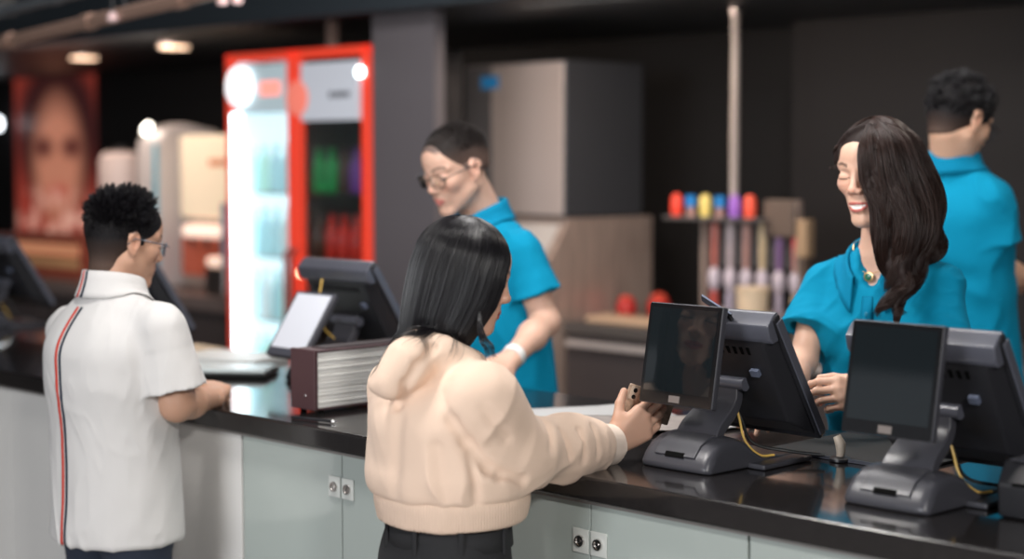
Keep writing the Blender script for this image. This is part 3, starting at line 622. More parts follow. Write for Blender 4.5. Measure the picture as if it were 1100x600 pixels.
# ice machine on its bin
M_icefront = mat('ice_front', (.62, .53, .50), .38, .3, bump=.0004, bscale=20, bstretch=(1, 1, 10)); M_iceside = mat('ice_side', (.085, .088, .10), .4, .4)
im = at('ice_machine', -2.97, 3.40, 1.425, 'tall stainless ice machine with small blue badge on the back counter', 'ice machine')
MB().box(-.34, .34, .012, .58, 0, .755).build('casing', M_iceside, im, bevel=.008)
MB().box(-.335, .335, 0, .012, .01, .745).build('front_panel', M_icefront, im, bevel=.003)
MB().box(-.22, -.10, -.003, 0, .63, .69).build('badge', mat('badge_blue', (.02, .16, .36), .4, emit=(.02, .2, .45), es=.3), im, label='small blue badge')
MB().box(-.339, -.15, -.002, .0, .02, .74).build('side_grille', mat('grille_grey', (.22, .21, .22), .4, .4), im)
ib = at('ice_bin', -2.97, 3.40, PZ+.001, 'stainless ice bin with slanted white lid under the ice machine', 'ice bin')
zz = 1.42-PZ
MB().prism([(-.16, 0), (-.16, 1.03), (.02, zz-.03), (.02, zz), (.66, zz), (.66, 0)], -.34, .34).build('bin_body', M_steelb, ib, bevel=.006)
MB().prism([(-.158, 1.045), (.004, zz-.035), (-.004, zz-.025), (-.170, 1.055)], -.30, .32).build('lid', mat('lid_white', (.62, .57, .54), .35), ib, bevel=.003, label='slanted white lid')
MB().cyl((.18, -.098, 1.165), (.18, -.112, 1.180), .022).build('lid_knob', M_blk, ib)
# right back counter with drawers
br = at('back_counter', -.9, 3.40, PZ+.001, 'dark back counter with long steel handles right of the ice bin', 'counter')
MB().box(-1.72, 2.6, .02, .70, .0, .92-PZ-.05).build('body', M_darkcab, br)
MB().box(-1.72, 2.6, -.01, .72, .92-PZ-.045, .93-PZ).build('worktop', mat('worktop_grey', (.10, .088, .083), .4), br, bevel=.004)
for k in range(6):
    d = MB().box(-1.71+k*.70, -1.02+k*.70, .0, .02, .08, .92-PZ-.06).build('door', M_darkcab, br, bevel=.003)
    MB().box(-1.69+k*.70, -1.14+k*.70, -.028, -.006, .92-PZ-.105, .92-PZ-.075).build('handle', mat('handle_steel', (.62, .56, .54), .35, .3), d, bevel=.005)
def thing(name, u, v, z, label, cat, group=None, rot=0.): return at(name, u, v, z, label, cat, group, rot)
BZ = .932
t = thing('cutting_board', -2.22, 3.52, BZ, 'long pale wooden board on the back counter edge behind the papers', 'board')
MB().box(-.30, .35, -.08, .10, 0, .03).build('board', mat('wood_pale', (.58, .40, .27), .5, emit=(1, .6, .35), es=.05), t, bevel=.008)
t = thing('food_tray', -2.02, 3.96, BZ, 'pale grey tray on the back counter left of the syrup rack', 'tray')
MB().box(-.25, .25, -.12, .12, 0, .02).build('tray_base', mat('tray_grey', (.45, .40, .38), .4), t, bevel=.008); MB().box(-.25, .25, -.12, -.105, .02, .05).box(-.25, .25, .105, .12, .02, .05).build('tray_rim', mat('tray_grey', (.45, .40, .38), .4), t)
for i, (u, v, s) in enumerate([(-2.40, 3.84, .055), (-2.29, 3.72, .050), (-2.54, 3.76, .048)]):
    t = thing('sauce_tub', u, v, BZ, ['round red tub in the middle of the back counter cluster', 'bright red ball topped tub nearest the plain board', 'red tub closest to the ice bin'][i], 'tub', 'red tubs beside the ice bin')
    MB().lathe([(s*.8, 0), (s, s*.3), (s*1.05, s*1.3), (s*.7, s*1.9), (s*.2, s*2.1)], 24).build('tub', mat('tub_red', (.55, .03, .025), .4), t, smooth=True)
    MB().lathe([(s*.72, s*1.95), (s*.60, s*2.1), (s*.2, s*2.25)], 20).build('lid', mat('tub_lid', (.75, .10, .06), .3), t, smooth=True)
# syrup rack
sr = thing('syrup_rack', -1.645, 3.46, BZ, 'metal syrup rack with shelf and side posts beside the vertical pipe', 'rack')
MB().box(-.35, .20, -.08, .06, .505, .52).build('shelf', mat('rack_shelf', (.16, .15, .15), .4, .4), sr, bevel=.003)
for x in (-.18, .325): MB().box(x-.010, x+.010, .0, .03, 0, .60 if x > 0 else .505).build('post', M_steelb, sr)
MB().box(.165, .325, -.02, .05, .44, .60).build('side_casing', mat('rack_brown', (.14, .10, .08), .5), sr, bevel=.01)
MB().box(-.20, .34, .055, .075, .30, .505).build('back_plate', mat('rack_plate', (.12, .11, .11), .5), sr)
MB().box(.345, .40, -.03, .03, .36, .52).build('side_box', mat('rack_tan', (.42, .28, .17), .5), sr, bevel=.006)
MB().box(.36, .385, -.02, .02, 0, .36).build('side_post', mat('rack_brown', (.14, .10, .08), .5), sr)
sc6 = [('red', (.80, .06, .03)), ('blue', (.01, .18, .50)), ('yellow', (.72, .55, .16)), ('dark blue', (.01, .18, .46)), ('purple', (.30, .12, .50)), ('orange-red', (.85, .10, .05))]
for i, (cn, c) in enumerate(sc6):
    t = thing('syrup_bottle', -1.645-.315+i*.082, 3.44, BZ+.521, f'small {cn} capped syrup bottle, {["first", "second", "third", "fourth", "fifth", "last"][i]} from the left on the rack shelf', 'bottle', 'capped syrup bottles on the rack shelf')
    hh = .115 if i in (0, 2, 4, 5) else .06
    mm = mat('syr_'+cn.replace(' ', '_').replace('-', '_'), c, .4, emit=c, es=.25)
    if hh < .1:
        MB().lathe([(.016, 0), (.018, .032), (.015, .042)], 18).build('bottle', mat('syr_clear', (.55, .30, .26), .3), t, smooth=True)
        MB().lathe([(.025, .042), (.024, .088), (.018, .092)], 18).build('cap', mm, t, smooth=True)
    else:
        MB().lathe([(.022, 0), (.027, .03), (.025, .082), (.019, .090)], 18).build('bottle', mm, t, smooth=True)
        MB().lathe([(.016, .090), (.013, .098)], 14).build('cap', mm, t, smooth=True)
tub = [(.50, .16, .13), (.48, .40, .42), (.45, .25, .22), (.62, .48, .30), (.22, .13, .28), (.70, .09, .10)]
cnm = ['brownish', 'clear', 'rose', 'amber', 'violet', 'red']
for i in range(6):
    t = thing('hanging_dispenser', -1.645-.125+i*.088, 3.475, BZ+.10, f'{cnm[i]} tinted slim syrup dispenser hanging in the rack, {["first", "second", "third", "fourth", "fifth", "last"][i]} from left', 'dispenser', 'slim syrup dispensers in the rack')
    c = tub[i]
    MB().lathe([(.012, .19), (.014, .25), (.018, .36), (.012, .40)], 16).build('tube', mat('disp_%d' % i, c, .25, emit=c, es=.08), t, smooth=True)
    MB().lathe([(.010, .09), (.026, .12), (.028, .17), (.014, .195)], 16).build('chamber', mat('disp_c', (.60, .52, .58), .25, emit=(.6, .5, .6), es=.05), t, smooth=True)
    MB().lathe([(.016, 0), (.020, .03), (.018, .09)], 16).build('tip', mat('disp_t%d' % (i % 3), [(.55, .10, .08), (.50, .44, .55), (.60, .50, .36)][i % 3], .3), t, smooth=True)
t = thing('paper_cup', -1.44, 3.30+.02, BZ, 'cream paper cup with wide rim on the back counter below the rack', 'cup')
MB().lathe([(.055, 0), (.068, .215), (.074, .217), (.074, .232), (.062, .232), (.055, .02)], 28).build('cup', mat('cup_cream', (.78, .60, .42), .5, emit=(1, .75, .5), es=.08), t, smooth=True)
t = thing('bowl', -1.78, 3.72, BZ, 'white bowl on the back counter left of the cream cup', 'bowl')
MB().lathe([(.03, 0), (.06, .05), (.068, .17), (.064, .17), (.055, .05)], 28).build('bowl', mat('bowl_w', (.62, .56, .55), .4), t, smooth=True)
for i, (u, v, h) in enumerate([(-1.22, 3.5, .22), (-1.10, 3.6, .26), (-1.30, 3.72, .24), (-.99, 3.52, .18)]):
    t = thing('dark_canister', u, v, BZ, ['dark slim canister right behind the cream cup', 'tall dark canister, tallest right of the cup', 'dark canister closest to the rack post', 'short canister beside the cashier\'s shoulder'][i], 'canister', 'dark canisters right of the cup')
    MB().lathe([(.04, 0), (.045, h*.7), (.03, h*.85), (.02, h)], 22).build('canister', mat('can_dark', (.035, .025, .022), .35), t, smooth=True)
    MB().lathe([(.02, h), (.024, h+.02), (.01, h+.03)], 16).build('lid', M_steel, t, smooth=True)
for i in range(3):
    t = thing('bread_roll', -.86+.105*i, 3.52-.03*i, BZ, ['round bun left of two beside the cashier\'s sleeve', 'round bun, middle of three by the cashier\'s sleeve', 'round bun nearest the cashier\'s sleeve'][i], 'bun', 'buns on the back counter')
    MB().lathe([(.03, 0), (.05, .015), (.05, .04), (.03, .065), (.008, .072)], 24).build('bun', mat('bun', (.62, .40, .26), .6), t, smooth=True)
# vertical pipe
pp = at('ceiling_pipe', -1.73, 3.42, 1.58, 'thin pale vertical pipe running up from the syrup rack', 'pipe')
pp.location = A(-1.73, 3.56, 1.50)
MB().cyl((0, 0, 0), (0, 0, .865), .019).build('pipe', mat('pipe_grey', (.42, .36, .33), .4), pp, smooth=True)
MB().lathe([(.03, .845), (.03, .868)], 20).build('collar', M_steel, pp, smooth=True)
# working island at the right
wi = at('prep_counter', .95, 2.35, PZ+.001, 'steel prep counter in front of the dark haired staff man', 'counter')
MB().box(-.45, .9, .02, .6, 0, .86).build('body', M_darkcab, wi); MB().box(-.47, .92, 0, .62, .86, .90).build('worktop', M_steelb, wi, bevel=.004)
IZ = PZ+.902
t = thing('blender_machine', .80, 2.60, IZ, 'dark kitchen machine with orange board in front of the staff man', 'machine')
MB().box(-.13, .12, -.10, .14, 0, .10).build('machine_base', M_blk, t, bevel=.01); MB().box(-.14, .13, -.14, .10, .10, .118).build('board', mat('orange_board', (.62, .30, .14), .5), t, bevel=.004, label='orange-brown board')
MB().lathe([(.05, .118), (.07, .15), (.06, .26), (.03, .28)], 20).build('jug', mat('jug', (.20, .12, .10), .2), t, smooth=True, loc=(.0, .02, 0))
t = thing('cup_box', 1.12, 2.80, IZ, 'cream carton standing on the prep counter at the right picture edge', 'carton')
MB().box(-.10, .14, -.08, .08, 0, .46).build('carton', mat('carton_cream', (.66, .58, .48), .5), t, bevel=.004); MB().box(-.04, .06, -.083, -.08, .30, .36).build('mark', mat('mark_orange', (.75, .30, .16), .5), t)
for i in range(4):
    t = thing('steel_jug', 1.0+.13*i, 2.45+.02*i, IZ, ['copper toned jug beside the dark kitchen machine', 'copper toned jug, second from the kitchen machine', 'copper toned jug under the staff man\'s forearm', 'copper toned jug in front of the cream carton'][i], 'jug', 'copper toned jugs on the prep counter')
    MB().lathe([(.045, 0), (.05, .02), (.042, .12), (.048, .16), (.044, .16)], 20).build('jug_body', mat('copper', (.55, .30, .20), .3, .7), t, smooth=True)
    MB().tube([(.045, 0, .13), (.075, 0, .11), (.075, 0, .05), (.046, 0, .03)], .006).build('handle', mat('copper', (.55, .30, .20), .3, .7), t, smooth=True)
hb_ = at('hanging_post', -3.45, 2.66, 2.237, 'short brown post between the red cooler top and the ceiling', 'post')
MB().box(-.022, .022, -.022, .022, 0, .132).build('post', mat('post_brown', (.17, .12, .10), .5), hb_, bevel=.003)
MB().box(-.04, .04, -.04, .04, 0, .006).build('foot_plate', M_steel, hb_)
# ------------------------------------------------------------------ ceiling things
for i, (x, y) in enumerate([(90, 60), (187, 48)]):
    r = ray(x, y); P = _C+r*((2.368-CAMH)/r[2])
    t = empty('recessed_light', P, ANG, ['warm recessed ceiling light above the poster, left one', 'warm recessed ceiling light nearer the cooler, right one'][i], 'ceiling light', 'warm recessed ceiling lights')
    MB().lathe([(.10, -.012), (.10, .0)], 32).build('trim_ring', M_steel, t); MB().lathe([(.085, -.02), (.085, -.0125)], 32).build('diffuser', mat('warm_bulb', (1, .8, .6), .4, emit=(1, .66, .44), es=3.2), t)
def fxpipe(name, p, q, r, m, label, cat):
    p = np.array(p); q = np.array(q); t = empty(name, p, 0, label, cat); MB().cyl((0, 0, 0), tuple(q-p), r).build('pipe_run', m, t, smooth=True)
    for f in (.2, .5, .8):
        c = (q-p)*f; d = (q-p)/np.linalg.norm(q-p)*.03; MB().cyl(tuple(c-d), tuple(c+d), r*1.25).build('joint', m, t, smooth=True)
fxpipe('ceiling_pipe', W(-40, 56, 7.2), W(270, -18, 5.6), .026, mat('copper_pipe', (.42, .27, .21), .4, .3), 'brown copper pipe slanting under the ceiling at the top left', 'pipe')
fxpipe('ceiling_pipe', W(-40, 22, 7.0), W(180, -30, 5.9), .02, mat('grey_pipe', (.10, .11, .12), .4), 'thin dark grey pipe above the copper pipe', 'pipe')
for i, (x, y, e) in enumerate([(239, 4, 1), (255, 3, 1), (121, 22, 0), (134, 19, 0)]):
    t = empty('spot_lamp', W(x, y, 6.2), 0, ['small pinkish spot lamp left of the upper pair', 'small pinkish spot lamp right of the upper pair', 'small lamp left on the copper pipe', 'small lamp right on the copper pipe'][i], 'lamp', 'small ceiling spot lamps')
    MB().lathe([(.012, .03), (.02, .01), (.02, 0), (.012, -.004)], 16).build('bulb', mat('spot_%d' % e, (.7, .5, .5), .4, emit=(.8, .55, .52), es=.8 if e else .35), t, smooth=True)
    MB().cyl((0, 0, .03), (0, 0, .35), .006).build('stem', M_blk, t)
sbox('ceiling_panel', -8.5, -6.2, 2.42, 2.499, 2.55, 2.72, mat('panel_grey', (.26, .25, .24), .5))
# ================================================================== PEOPLE
def skinmat(name): return mat(name, (.6, .4, .3), .47, attr=True, sss=.12, bump=.0003, bscale=350, spec=.4)
class Fr:
    def __init__(s, c, M, k=1.): s.c = np.array(c, float); s.M = M; s.s = k
    def p(s, x, y, z): return s.c+s.M@(np.array([x, y, z], float)*s.s)
    def loc(s, P): return ((P-s.c)@s.M)/s.s
    def ell(s, c, r, k=.01, m='add'): return ell(s.p(*c), np.array(r)*s.s, s.M, k, m)
    def cap(s, a, b, ra, rb=None, k=.01, m='add'): return cap(s.p(*a), s.p(*b), ra*s.s, (ra if rb is None else rb)*s.s, k, m)
def head_ops(F, female=False, smile=0.):
    o = []; w = .97 if female else 1.
    o += [F.ell((0, -.018, .032), (.073, .092, .082)), F.ell((0, .030, .040), (.060*w, .058, .055), .02), F.ell((0, .018, -.032), (.059*w, .062, .075), .03)]
    for s in (-1, 1):
        o += [F.cap((s*.050*w, -.002, -.050), (s*.014, .060, -.096), .019 if not female else .015, .015, .022)]
        o += [F.ell((s*.036, .052+.003*smile, -.020+.004*smile), (.024, .024, .022), .018)]
        o += [F.cap((s*.048, .058, .024), (s*.013, .080, .020), .008, .007, .012)]
    o += [F.ell((0, .064, -.098), (.019, .018, .016), .018), F.ell((0, .064, -.058), (.032, .024, .026), .018)]
    o += [F.cap((0, .078, .014), (0, .094, -.026), .0065, .0095, .012)]
    o += [F.ell((0, .0965, -.029), (.0095, .0095, .008), .006)]
    for s in (-1, 1):
        o += [F.ell((s*.012, .0885, -.033), (.0075, .010, .0065), .006)]
        o += [F.ell((s*.033, .093, .001), (.019, .013, .011), .012, 'sub')]
        o += [F.ell((s*.0315, .0695, .000), (.0165, .0125, .0115), .004)]
        o += [F.ell((s*.006, .095, -.0395), (.0032, .004, .003), .002, 'sub')]
        # ear: shell with a hollow
        ey = -.008
        o += [F.ell((s*.0745, ey, -.004), (.009, .0175, .030), .007), F.cap((s*.076, ey-.014, .018), (s*.083, ey-.016, .002), .004, .004, .005), F.cap((s*.080, ey-.002, .024), (s*.082, ey-.016, .010), .0042, .004, .005),
              F.ell((s*.084, ey+.002, -.004), (.0065, .009, .014), .004, 'sub'), F.ell((s*.074, ey+.006, -.030), (.006, .007, .007), .006)]
    if smile > .3:
        mz = -.066
        o += [F.ell((0, .091, mz), (.025, .012, .0068), .004, 'sub'), F.ell((0, .0755, mz+.0005), (.024, .0100, .0062), .0005)]
        for s in (-1, 1):
            o += [F.cap((s*.0275, .0725, mz+.005), (s*.010, .0850, mz+.0072), .0024, .0036, .003), F.cap((s*.010, .0850, mz+.0072), (0, .0866, mz+.0066), .0036, .0034, .003)]
            o += [F.cap((s*.0275, .0725, mz+.004), (s*.012, .0830, mz-.0072), .0024, .0042, .003), F.cap((s*.012, .0830, mz-.0072), (0, .0850, mz-.0095), .0042, .0048, .003)]
            o += [F.ell((s*.031, .081, -.055), (.004, .008, .014), .010, 'sub')]
    else:
        for s in (-1, 1):
            o += [F.cap((s*.021, .0765, -.0635), (s*.006, .0862, -.0595), .0026, .0040, .004), F.cap((s*.006, .0862, -.0595), (0, .0862, -.0605), .0040, .0036, .003)]
            o += [F.cap((s*.019, .0768, -.0660), (0, .0850, -.0700), .0030, .0052, .004)]
    return o
def head_color(F, base, lips=(.50, .16, .14), brow=(.05, .035, .03), scalp=None, smile=0., blush=.0, lid=(.05, .03, .025), spots=(), fade=0):
    base = np.array(base)
    def fn(V):
        q = F.loc(V); x, y, z = np.abs(q[:, 0]), q[:, 1], q[:, 2]; n = len(V)
        c = np.tile(base, (n, 1))
        def mix(col, w): c[:] = c*(1-w[:, None])+np.array(col)[None]*w[:, None]
        g = lambda cx, cy, cz, rx, ry, rz: np.exp(-(((x-cx)/rx)**2+((y-cy)/ry)**2+((z-cz)/rz)**2))
        mix(base*np.array([1.05, .80, .78]), .55*g(.038, .07, -.025, .02, .03, .018)+.5*g(0, .1, -.03, .012, .02, .012)+.5*g(.078, -.005, 0, .012, .02, .03))
        f = y > .03
        if smile > .3:
            mz = -.066; xx = x
            up = mz+.0072-(xx/.0275)**2*.0030; dn = mz-.0085+(xx/.0275)**2*.0120
            lipu = f & (x < .0285) & (np.abs(z-up) < .0034) & (y > .066); lipd = f & (x < .0285) & (np.abs(z-dn) < .0042) & (y > .066)
            ins = f & (x < .0245) & (z < up-.0028) & (z > dn+.0032)
            c[lipu | lipd] = lips; c[ins] = (.86, .83, .78)
        else:
            zc = -.0645+0*x
            lp = f & (x < .0235*1) & (z < -.0560-.004*(x/.023)**2) & (z > -.0755+.008*(x/.023)**2) & (y > .074)
            c[lp] = lips; ln = f & (x < .024) & (np.abs(z+.0645) < .0010) & (y > .072); c[ln] = np.array(lips)*.35
        # brows, lash lines
        bz = .0235+.006*np.sin(np.clip((x-.012)/.038, 0, 1)*2.4)
        br = f & (x > .013) & (x < .051) & (np.abs(z-bz) < .0036*(1.15-np.clip((x-.013)/.045, 0, 1)*.6)); c[br] = c[br]*.2+np.array(brow)*.8
        ez = -.0045+.0028*((x-.0315)/.0155)**2
        el = f & (np.abs(x-.0315) < .0165) & (np.abs(z-ez) < .0013) & (y > .06); c[el] = lid
        if scalp is not None:
            line = .040-.75*np.clip(.02-y, -.03, .09)+0*x
            sc = (z > line) & (z > -.05-.3*(y+.09)) & (y < .075) & ~((y > -.03) & (y < .02) & (z < .02) & (x > .066))
            if fade: w = np.clip((z-line)/.012, 0, 1)*sc*.9; c[:] = c*(1-w[:, None])+np.array(scalp)[None]*w[:, None]
        for P, r, col in spots:
            d = np.linalg.norm(V-np.array(P), axis=1); w = np.clip((r-d)/(r*.25), 0, 1); mix(col, w)
        return c
    return fn
def hand_ops(wr, d, back, side, curls, thumb=.5, s=1., spread=1.):
    """wr wrist, d towards the knuckles, back = normal of the hand's back, side=+1 thumb at local +x"""
    d = np.array(d, float); d /= np.linalg.norm(d); b = np.array(back, float); b -= d*(b@d); b /= np.linalg.norm(b); x = np.cross(d, b)*side
    P = lambda a, c, e: np.array(wr)+(x*a+d*c+b*e)*s
    o = []; spots = []
    bases = [(.029, .088), (.0095, .092), (-.0105, .087), (-.029, .078)]; lens = [(.042, .025, .021), (.046, .029, .022), (.042, .027, .021), (.034, .020, .019)]
    o.append(cap(P(.010, -.004, 0), P(.008, .02, 0), .021*s, .018*s, .012)); o.append(cap(P(-.012, -.004, 0), P(-.010, .02, 0), .019*s, .016*s, .012))
    for i, (bx_, by) in enumerate(bases):
        r = [.0128, .013, .0125, .0115][i]
        o.append(cap(P(bx_*.45, .015, -.001), P(bx_, by, 0), .0145*s, r*s, .012))
    o.append(ell(P(-.002, .052, -.004), np.array([.034, .04, .012])*s, np.stack([x, d, b], 1), .012))
    o.append(cap(P(.018, .02, -.010), P(.036, .048, -.012), .016*s, .013*s, .012))
    for i, (bx_, by) in enumerate(bases):
        p = P(bx_, by, 0); ang = 0; cu = curls[i]; fx = x*(bx_*1.6*spread); dirn = d
        for j, L in enumerate(lens[i]):
            ang += cu*[.9, 1.15, .7][j]
            dv = d*math.cos(ang)-b*math.sin(ang)+fx*math.cos(ang); dv /= np.linalg.norm(dv)
            r0 = [.0095, .0085, .0075][j]*(.9 if i == 3 else 1); r1 = [.0087, .0078, .0064][j]*(.9 if i == 3 else 1)
            q = p+dv*L*s; o.append(cap(p, q, r0*s, r1*s, .0035)); 
            if j < 2: o.append(ell(q, .0088*s*(.92 if j else 1)*(.9 if i == 3 else 1), ID, .002))
            if j == 2: nb = b*math.cos(ang)+d*math.sin(ang); spots.append((q+nb*.0062*s, .0056*s, (.78, .50, .42)))
            p = q
    t0 = P(.034, .042, -.010); td = x*(.75-.5*thumb)+d*.75-b*(.35+.6*thumb); td /= np.linalg.norm(td)
    t1 = t0+td*.036*s; td2 = td*.9+d*.25-x*.35*thumb; td2 /= np.linalg.norm(td2); t2 = t1+td2*.030*s
    o += [cap(t0, t1, .0125*s, .0105*s, .005), cap(t1, t2, .0102*s, .0082*s, .003)]
    return o, spots
def arm_ops(S, E, Wp, s=1., k=.02):
    return [cap(S, E, .047*s, .038*s, k), cap(E, E*.62+np.array(Wp)*.38, .039*s, .038*s, .02), cap(E*.62+np.array(Wp)*.38, Wp, .038*s, .0245*s, .02)]
def torso_frame(H, N, yaw):
    up = np.array(N)-np.array(H); L = np.linalg.norm(up); up = up/L; B = basis(yaw); r = B[:, 0]; f = np.cross(up, r); f /= np.linalg.norm(f); r = np.cross(f, up)
    return np.stack([r, f, up], 1), L
_LAT = np.random.default_rng(99).random((32, 32, 32))
def vnoise(Q):
    i = np.floor(Q).astype(int); f = Q-i; f = f*f*(3-2*f); i &= 31; j = (i+1) & 31; L = _LAT
    def g(a, b, c): return L[(i if a == 0 else j)[:, 0], (i if b == 0 else j)[:, 1], (i if c == 0 else j)[:, 2]]
    x, y, z = f[:, 0], f[:, 1], f[:, 2]
    a0 = g(0, 0, 0)*(1-x)+g(1, 0, 0)*x; a1 = g(0, 1, 0)*(1-x)+g(1, 1, 0)*x; b0 = g(0, 0, 1)*(1-x)+g(1, 0, 1)*x; b1 = g(0, 1, 1)*(1-x)+g(1, 1, 1)*x
    return (a0*(1-y)+a1*y)*(1-z)+(b0*(1-y)+b1*y)*z
def folds(amp, kh, kv, seed, M=ID, slant=.35):
    """cloth folds: ridged noise stretched along the hang of the cloth"""
    o = np.array([seed*1.7, seed*.9, seed*2.3])
    def fn(P):
        q = P@M; q = q+np.stack([q[:, 2]*slant, -q[:, 2]*slant*.6, 0*q[:, 0]], 1)
        w = vnoise(q*5+o)[:, None]*.9
        a = vnoise(q*np.array([kh, kh, kv])+o+w*2); r1 = 1-np.abs(2*a-1)
        b = vnoise(q*np.array([kh*1.9, kh*1.9, kv*2.2])+o*2+w*3); r2 = 1-np.abs(2*b-1)
        m = vnoise(q*4+o*3)
        return -amp*(r1**2*m*1.3+.35*r2**2*(1-m)-.35)
    return fn
def polo_ops(T, L, w, d, arms, z0, sl=.6, fr=.0, ra=.060, rs=.070, chest=0., nk=.056, belly=0.):
    """polo shirt torso: w,d half width and depth at the chest; arms: (shoulder, elbow)"""
    o = []
    for S, E in arms: o += [cap(S, S+(E-S)*sl*.7, ra-.008, ra, .03), cap(S+(E-S)*.25, S+(E-S)*sl, ra, rs, .015, flat=True)]
    for S, E in arms: o += [cap(S+(E-S)*(sl-.16), S+(E-S)*1.1, ra*.80, rs*.94, .003, 'sub')]
    o += [loft(T.c, T.M, [(z0, 0, 0, w*1.0, d*1.06+belly), (z0+.14, 0, 0, w*.965, d*1.02+belly), (L-.33, 0, -.004, w*.965, d*1.0+belly*.5), (L-.21, 0, fr-.006, w*1.0, d*1.03), (L-.13, 0, fr-.006, w*.98, d*.97), (L-.085, 0, fr*.5-.004, w*.86, d*.82), (L-.048, 0, 0, w*.64, d*.66), (L-.016, 0, 0, nk+.020, nk+.014), (L+.012, 0, 0, nk+.004, nk)], n=2.15, k=.022)]
    for S, E in arms:
        s = 1 if (np.array(S)-T.c)@T.M[:, 0] > 0 else -1
        o += [cap(T.p(s*.038, -.006, L-.058), S+(T.p(0, 0, L)-S)*.06, .050, ra-.006, .035)]
    o += [half(T.p(0, 0, z0+.006), (0, 0, -1.), .003)]
    return o
def collar(T, L, ops, warp, m, parent, root, rx=.064, ry=.060, half=.93, h=.034, flap=.045, fwd=.012, ydrop=.03, pt=.02, yo=0., zo=0.):
    """fold over polo collar: a band round the neck (opening at the front) folded outwards and laid on the shirt"""
    half *= math.pi; n = 72; rows = []; up = T.M[:, 2]; tot = []
    for i in range(n+1):
        a = -half+2*half*i/n; f = (1-math.cos(a))/2; e = max(0, abs(a)/half-.72)/.28
        bx_ = -math.sin(a)*rx; by = -math.cos(a)*ry+fwd*f+yo; bz = L-ydrop*f**1.6+zo
        ox, oy = -math.sin(a), -math.cos(a)+.25*f; q = math.hypot(ox, oy); ox /= q; oy /= q
        hh = h*(1-.35*e); fl = flap+pt*e
        prof = [(.004, -.035), (0, -.012), (0, .008), (.001, hh*.7), (.003, hh), (.0065, hh+.0025), (.010, hh), (.013, hh*.6), (.018, hh*.6-fl*.35), (.024, hh*.6-fl*.7), (.030, hh*.6-fl)]
        rows.append([T.p(bx_+ox*r, by+oy*r, bz+z) for r, z in prof])
    P = np.array(rows); nj = P.shape[1]; V = P.reshape(-1, 3); J = np.tile(np.arange(nj), n+1)
    adds = list(ops)
    for _ in range(14):
        d = ev(adds, V, warp); g = np.stack([ev(adds, V+np.eye(3)[k]*.002, warp)-d for k in range(3)], 1); g /= np.linalg.norm(g, axis=1)[:, None]+1e-9
        tgt = .0028+.0006*(J-6); w = (J >= 6) & (d < tgt); V = V+g*np.where(w, np.minimum(tgt-d, .01), 0)[:, None]
    fs = []
    for i in range(n):
        for j in range(nj-1): fs.append((i*nj+j, (i+1)*nj+j, (i+1)*nj+j+1, i*nj+j+1))
    return pymesh('collar', V-np.array(root), fs, m, parent, smooth=True, solid=.0022)
def push_out(lines, ops, warp, gap):
    n = [len(q) for q in lines]; V = np.concatenate(lines)
    for _ in range(10):
        d = ev(ops, V, warp); w = np.nonzero(d < gap)[0]
        if not len(w): break
        Q = V[w]; g = np.stack([ev(ops, Q+np.eye(3)[k]*.002, warp)-d[w] for k in range(3)], 1); g /= np.linalg.norm(g, axis=1)[:, None]+1e-9
        V[w] = Q+g*np.minimum(gap-d[w], .012)[:, None]
    return np.split(V, np.cumsum(n)[:-1])
def drape(lines, ops, warp, gap, cen):
    """lets every strand slide down over a surface, point after point"""
    n = max(len(q) for q in lines); A0 = np.array([np.vstack([q, np.repeat(q[-1:], n-len(q), 0)]) for q in lines]); out = A0.copy()
    def push(P, it=6):
        for _ in range(it):
            d = ev(ops, P, warp); w = np.nonzero(d < gap)[0]
            if not len(w): break
            Q = P[w]; g = np.stack([ev(ops, Q+np.eye(3)[j]*.002, warp)-d[w] for j in range(3)], 1); g /= np.linalg.norm(g, axis=1)[:, None]+1e-9
            P[w] = Q+g*np.minimum(gap-d[w], .015)[:, None]
        return P
    for k in range(1, n):
        st = A0[:, k]-A0[:, k-1]; L = np.linalg.norm(st, axis=1, keepdims=True); p = out[:, k-1]
        near = (ev(ops, p, warp) < gap*2.5)[:, None]; r = p-cen[None]; r[:, 2] = 0; r /= np.linalg.norm(r, axis=1, keepdims=True)+1e-9
        P = push(p+st+near*r*L*.35); v = P-p; lv = np.linalg.norm(v, axis=1, keepdims=True)+1e-9
        out[:, k] = push(p+v/lv*L)
    return [out[i, :len(q)] for i, q in enumerate(lines)]
def glasses(F, parent, root, m, ml, wide=1., zoff=0.):
    g = MB(); ln = MB(); R0 = np.array(root)
    for s in (-1, 1):
        ring = []
        for k in range(33):
            a = 2*math.pi*k/32; ca, sa = math.cos(a), math.sin(a); n = 3.2
            rr = (abs(ca)**n+abs(sa)**n)**(-1/n); x = s*(.0335+.0235*rr*ca*s*1.0); z = -.004+.0175*rr*sa+zoff
            ring.append(tuple(F.p(x*wide, .100-.010*(abs(x)/.05)**2, z)-R0))
        g.tube(ring, .0012, 6); n0 = len(ln.v); ln.v += ring[:-1]; ln.f.append(tuple(range(n0, n0+32)))
        g.tube([tuple(F.p(s*.0565*wide, .0955, .004+zoff)-R0), tuple(F.p(s*.068, .088, .006+zoff)-R0), tuple(F.p(s*.0775, .03, .008+zoff)-R0), tuple(F.p(s*.081, -.010, .008+zoff)-R0), tuple(F.p(s*.079, -.026, -.010+zoff)-R0)], .0016, 6)
    g.tube([tuple(F.p(-.011*wide, .101, .000+zoff)-R0), tuple(F.p(0, .104, .004+zoff)-R0), tuple(F.p(.011*wide, .101, .000+zoff)-R0)], .0013, 6)
    o = g.build('glasses', m, parent, smooth=True); ln.build('lens', ml, o, smooth=False); return o
